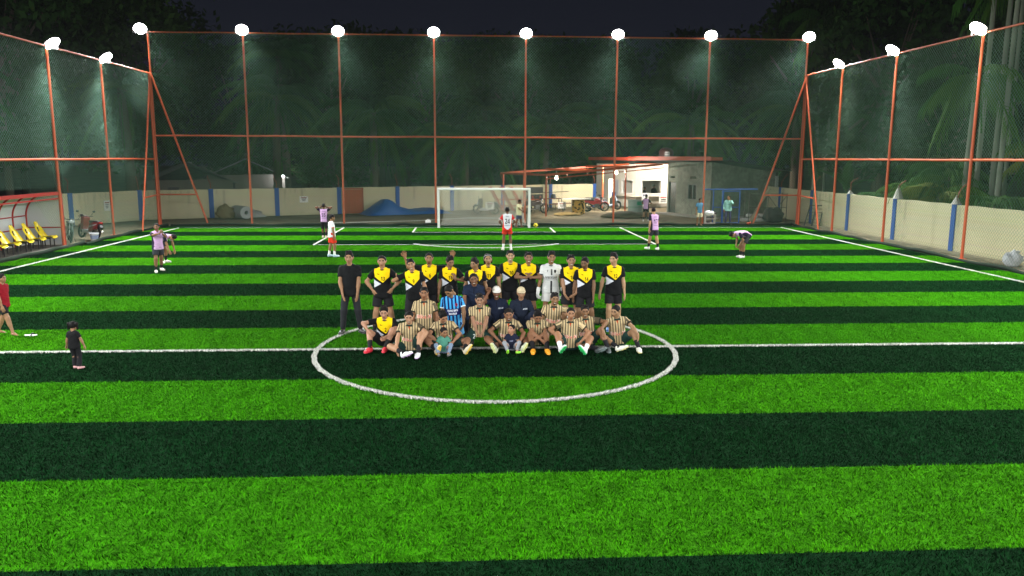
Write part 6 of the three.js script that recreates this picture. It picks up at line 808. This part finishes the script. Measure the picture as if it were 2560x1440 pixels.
person({ at: [1.72, 0.10], H: 1.66, label: 'seated striped player with white socks and bright green boots', ...ST(), ...sit, skin: 'a', hair: 'crop', lean: [-4, 2, 0], bend: 8, fa: [-0.24, 0.16, 0.6], fb: [0.26, 0.1, 0.52], ka: [-0.5, 1, 0.3], kb: [0.9, 0.55, 0.2], ha: [-0.26, 0.3, 0.25], hb: [0.24, 0.22, 0.22], ea: [-1, 0.2, -0.3], eb: [1, 0.1, -0.3], ta: [25, 42], tb: [-60, 50, 20], sock: W_, sockTop: 0.22, shoe: [0.5, 0.55, 0.52], sole: [0.03, 0.5, 0.12] });
person({ at: [2.12, -0.18], H: 1.68, label: 'smiling seated striped player leaning back, one hand on his raised knee, grey boots', ...ST(), ...sit, skin: 'b', smile: true, hair: 'short', lean: [0, -6, 0], bend: 6, head: [-4, 4, -4], fa: [0.12, 0.07, 0.6], ka: [-1, 0.2, 0.35], fb: [0.34, 0.085, 0.52], kb: [0.2, 1, 0.2], ha: [-0.3, 0.06, -0.1], hb: [0.24, 0.42, 0.36], ea: [-1, 0, -0.5], eb: [1, 0.2, 0], db: [0.1, -0.6, 0.7], ta: [55, 30], tb: [4, 0], sock: [0.012, 0.012, 0.014], sockTop: 0.45, shoe: [0.07, 0.085, 0.085], sole: [0.16, 0.22, 0.21] });
person({ at: [2.76, -0.22], H: 1.68, label: 'seated striped player at the right end looking left, arm hanging over his knee', ...ST(), ...sit, skin: 'a', hair: 'crop', lean: [4, -6, 0], bend: 6, head: [-40, 4, 0], fa: [-0.1, 0.08, 0.56], ka: [-0.9, 0.5, 0.3], fb: [0.31, 0.085, 0.6], kb: [0.3, 1, 0.2], ha: [-0.26, 0.1, 0.05], hb: [0.33, 0.3, 0.5], ea: [-1, 0, -0.4], eb: [1, 0.4, 0], db: [0, -0.95, 0.2], ta: [75, 25], tb: [0, 0], sock: [0.012, 0.012, 0.014], sockTop: 0.3, shoe: [0.6, 0.6, 0.52], sole: [0.6, 0.55, 0.2] });
// --- two toddlers
const toddler = { child: true, headSize: 1.15, H: 1.02, pel: [0, 0.12, 0], hem: -0.02, trousers: 0.92, fa: [-0.14, 0.07, 0.48], fb: [0.16, 0.07, 0.48], ka: [-0.6, 1, 0.3], kb: [0.6, 1, 0.3], ha: [-0.18, 0.25, 0.25], hb: [0.18, 0.25, 0.25], hand: 'curl' };
person({ ...toddler, at: [-0.76, 0.30], label: 'toddler in teal top and pale jeans sitting on the grass', kit: kits.plainT('#47806f', '', '#fff'), collar: [0.2, 0.4, 0.35], legs: 'denim', skin: 'b', hair: 'crop', head: [28, 12, 0], shoe: [0.14, 0.13, 0.13], sole: [0.2, 0.2, 0.2], ta: [5, 30], tb: [30, 30] });
person({ ...toddler, at: [0.57, 0.14], label: 'toddler in dark navy shirt with neon green shoes, looking up', kit: kits.plainT('#161b2e', 'KAIF', '#8a90a8'), collar: [0.4, 0.28, 0.06], legs: 'grey', skin: 'd', hair: 'crop', head: [-30, -12, 0], shoe: [0.3, 0.75, 0.04], ta: [0, 45], tb: [40, 20] });
// --- around the pitch
person({ at: [-7.28, 1.25], H: 0.97, yaw: 170, child: true, label: 'little girl in black with two pigtails seen from behind', kit: kits.plainT('#131315', ''), legs: 'black', trousers: 1.0, flare: 0.078, skin: 'a', hair: 'pigtails', ha: [-0.34, 0.62, 0.08], hb: [0.33, 0.62, 0.06], ea: [-1, 0, -0.6], eb: [1, 0, -0.6], pel: [0, 0.8, 0], fa: [-0.09, 0.08, 0.02], fb: [0.1, 0.08, 0.1], shoe: [0.55, 0.3, 0.3], ta: [-30, 0], tb: [-80, 0] });
person({ at: [-10.03, -1.5], H: 1.32, yaw: 80, label: 'boy in red shirt and black shorts walking in from the left edge', kit: kits.plainT('#8a1422', '', '#222'), legs: 'black', skin: 'a', hair: 'short', ha: [-0.2, 0.78, 0.14], hb: [0.24, 0.8, -0.1], fa: [-0.1, 0.085, 0.3], fb: [0.1, 0.12, -0.3], barefoot: true });
{ const o = thing('slipper', 'white slipper on the grass before the boy in red', 'slipper', [-9.55, 0.03, -1.42], 1.5); add(o, 'slipper_sole', bootParts[1].clone().scale(1, 1, 1), white); add(o, 'slipper_strap', new THREE.TorusGeometry(0.042, 0.012, 6, 12, Math.PI).rotateY(0).translate(0, 0.01, 0.1), blackM); }
person({ at: [-10.42, -10.9], H: 1.6, yaw: 38, label: 'player in pink and black jersey raising his clasped hands at the left', kit: kits.pink('8'), collar: [0.02, 0.018, 0.03], legs: 'dark', skin: 'b', hair: 'crop', head: [-32, 0, 0], fat: 1.08, ha: [-0.02, 1.38, 0.4], hb: [0.06, 1.36, 0.4], ea: [-1, -0.4, 0.3], eb: [0.7, -0.9, 0.3], da: [0.2, 0.9, 0.2], db: [-0.2, 0.9, 0.2], hand: 'curl', sleeve: 0.8, fa: [-0.13, 0.085, 0.05], fb: [0.14, 0.085, -0.22], sockTop: 0.05, shoe: [0.6, 0.56, 0.5] });
person({ at: [-11.15, -13.2], H: 1.62, yaw: 72, far: true, label: 'player in pink bending far forward behind the one with raised hands', kit: kits.pink('10'), legs: 'dark', skin: 'a', lean: [55, 0, 0], bend: 30, pel: [0, 0.88, -0.12], head: [0, -5, 0], ha: [-0.14, 0.4, 0.42], hb: [0.14, 0.38, 0.42], ea: [-0.5, 0, -1], eb: [0.5, 0, -1], shoe: [0.6, 0.55, 0.5], sockTop: 0.3 });
person({ at: [-7.02, -21.9], H: 1.6, yaw: 182, far: true, label: 'player in pink jersey number 55 seen from behind, hands on his head', kit: kits.pink('55'), collar: [0.02, 0.018, 0.03], legs: 'black', skin: 'c', ha: [-0.15, 1.52, 0.02], hb: [0.14, 1.52, 0.02], ea: [-1, 0.1, -0.2], eb: [1, 0.1, -0.2], da: [0.5, 0.8, -0.2], db: [-0.5, 0.8, -0.2], hand: 'curl', trousers: 0.9, shoe: [0.55, 0.4, 0.36], fa: [-0.08, 0.085, 0.0], fb: [0.09, 0.085, 0.12] });
person({ at: [-5.46, -14.8], H: 1.6, yaw: 115, label: 'player in white and red jersey and red shorts standing side-on', kit: kits.white5(), collar: [0.5, 0.06, 0.04], legs: 'red', skin: 'b', fat: 1.06, head: [-6, 4, 0], ha: [-0.26, 0.72, 0.06], hb: [0.27, 0.78, 0.04], sock: W_, sockTop: 0.08, shoe: [0.35, 0.5, 0.55], fa: [-0.12, 0.085, 0.06], fb: [0.12, 0.085, -0.1], shortLen: 0.82 });
person({ at: [1.3, -16.8], H: 1.76, yaw: 181, label: 'player number 24 in white jersey and red shorts facing the goal', kit: kits.white24(), legs: 'red', skin: 'c', ha: [-0.16, 0.95, 0.16], hb: [0.16, 0.95, 0.16], ea: [-1, 0, -0.3], eb: [1, 0, -0.3], hand: 'fist', sock: W_, sockTop: 0.35, shoe: [0.6, 0.58, 0.52], fa: [-0.15, 0.085, 0.02], fb: [0.16, 0.085, 0], hem: -0.12, shortLen: 0.62 });
person({ at: [2.45, -27.6], H: 1.5, yaw: 60, far: true, label: 'man in loose cream shirt and denim shorts beside the right goal post', kit: kits.plainT('#cfc8a2', ''), legs: 'blueJeans', skin: 'c', loose: 1.15, hem: -0.16, ha: [-0.05, 1.0, 0.28], hb: [0.12, 1.0, 0.26], ea: [-1, -0.3, 0], eb: [1, -0.3, 0], head: [25, 12, 0], hand: 'curl', shortLen: 0.95, barefoot: true, fa: [-0.12, 0.085, -0.14], fb: [0.12, 0.085, 0.12] });
person({ at: [7.38, -16.85], H: 1.74, yaw: 205, label: 'player in pink jersey and black shorts walking away on the right', kit: kits.pink('17', 'DAFFA'), legs: 'dark', skin: 'd', ha: [-0.24, 0.82, 0.1], hb: [0.26, 0.84, -0.02], head: [-25, 10, 0], fa: [-0.1, 0.085, -0.16], fb: [0.12, 0.085, 0.18], sockTop: 0.3, shoe: [0.6, 0.58, 0.55], shortLen: 0.78, lean: [4, 0, 0] });
person({ at: [10.3, -31.4], H: 1.6, yaw: 150, far: true, label: 'player in pink and black jersey walking behind the far fence', kit: kits.pink('', ''), legs: 'black', skin: 'b', ha: [-0.12, 1.05, 0.25], hb: [0.12, 1.02, 0.25], ea: [-1, -0.2, 0], eb: [1, -0.2, 0], fa: [-0.1, 0.085, 0.22], fb: [0.1, 0.085, -0.22], shoe: [0.5, 0.48, 0.45], hand: 'curl' });
person({ at: [10.2, -14.15], H: 1.66, yaw: -78, label: 'player in pink bending over with hands on his knees on the right', kit: kits.pink('', ''), legs: 'dark', skin: 'b', lean: [58, 0, 0], bend: 34, pel: [0, 0.88, -0.12], head: [0, -10, 0], ha: [-0.13, 0.52, 0.22], hb: [0.13, 0.5, 0.22], ea: [-0.6, 0, -0.8], eb: [0.6, 0, -0.8], sockTop: 0.3, shoe: [0.5, 0.48, 0.46], fa: [-0.1, 0.085, 0], fb: [0.1, 0.085, 0.03] });
person({ at: [12.72, -28.6], H: 1.52, yaw: 5, far: true, label: 'barefoot boy in blue shirt and cream shorts at the fence post', kit: kits.plainT('#4c7a98', ''), legs: 'cream', skin: 'b', head: [10, 4, 0], ha: [-0.25, 0.8, 0.1], hb: [0.2, 0.86, -0.1], barefoot: true, shortLen: 0.9 });
person({ at: [14.5, -29.0], H: 1.68, yaw: -8, far: true, label: 'man in pale teal hoodie with a hand at his mouth before the blue gate', kit: kits.plainT('#8dbcb4', 'ELIT', '#3a5a58'), legs: 'slate', trousers: 0.97, skin: 'a', sleeve: 1.9, loose: 1.1, hb: [0.06, 1.42, 0.16], eb: [0.8, -0.9, 0.2], db: [-0.4, 0.8, 0], hand: 'curl', ha: [-0.25, 0.86, 0.02], head: [-25, 4, 0], hair: 'crop', shoe: [0.03, 0.03, 0.03] });
for (const [x, z, yw, l, H] of [[14.35, -46.8, 20, 'person coloured near black as a silhouette behind the big canteen window', 1.66], [13.55, -46.6, 60, 'person coloured near black as a silhouette stooping at the left edge of the big canteen window', 1.5]]) person({ at: [x, z], H, yaw: yw, far: true, label: l, kit: kits.plainT('#15151a', ''), legs: 'black', trousers: 0.97, skin: 'c', ha: [-0.2, 1.0, 0.3], hb: [0.2, 1.0, 0.3], sleeve: 1.6 });  // silhouettes: the shade on them is put into near-black clothes
renderer.render(scene, camera);
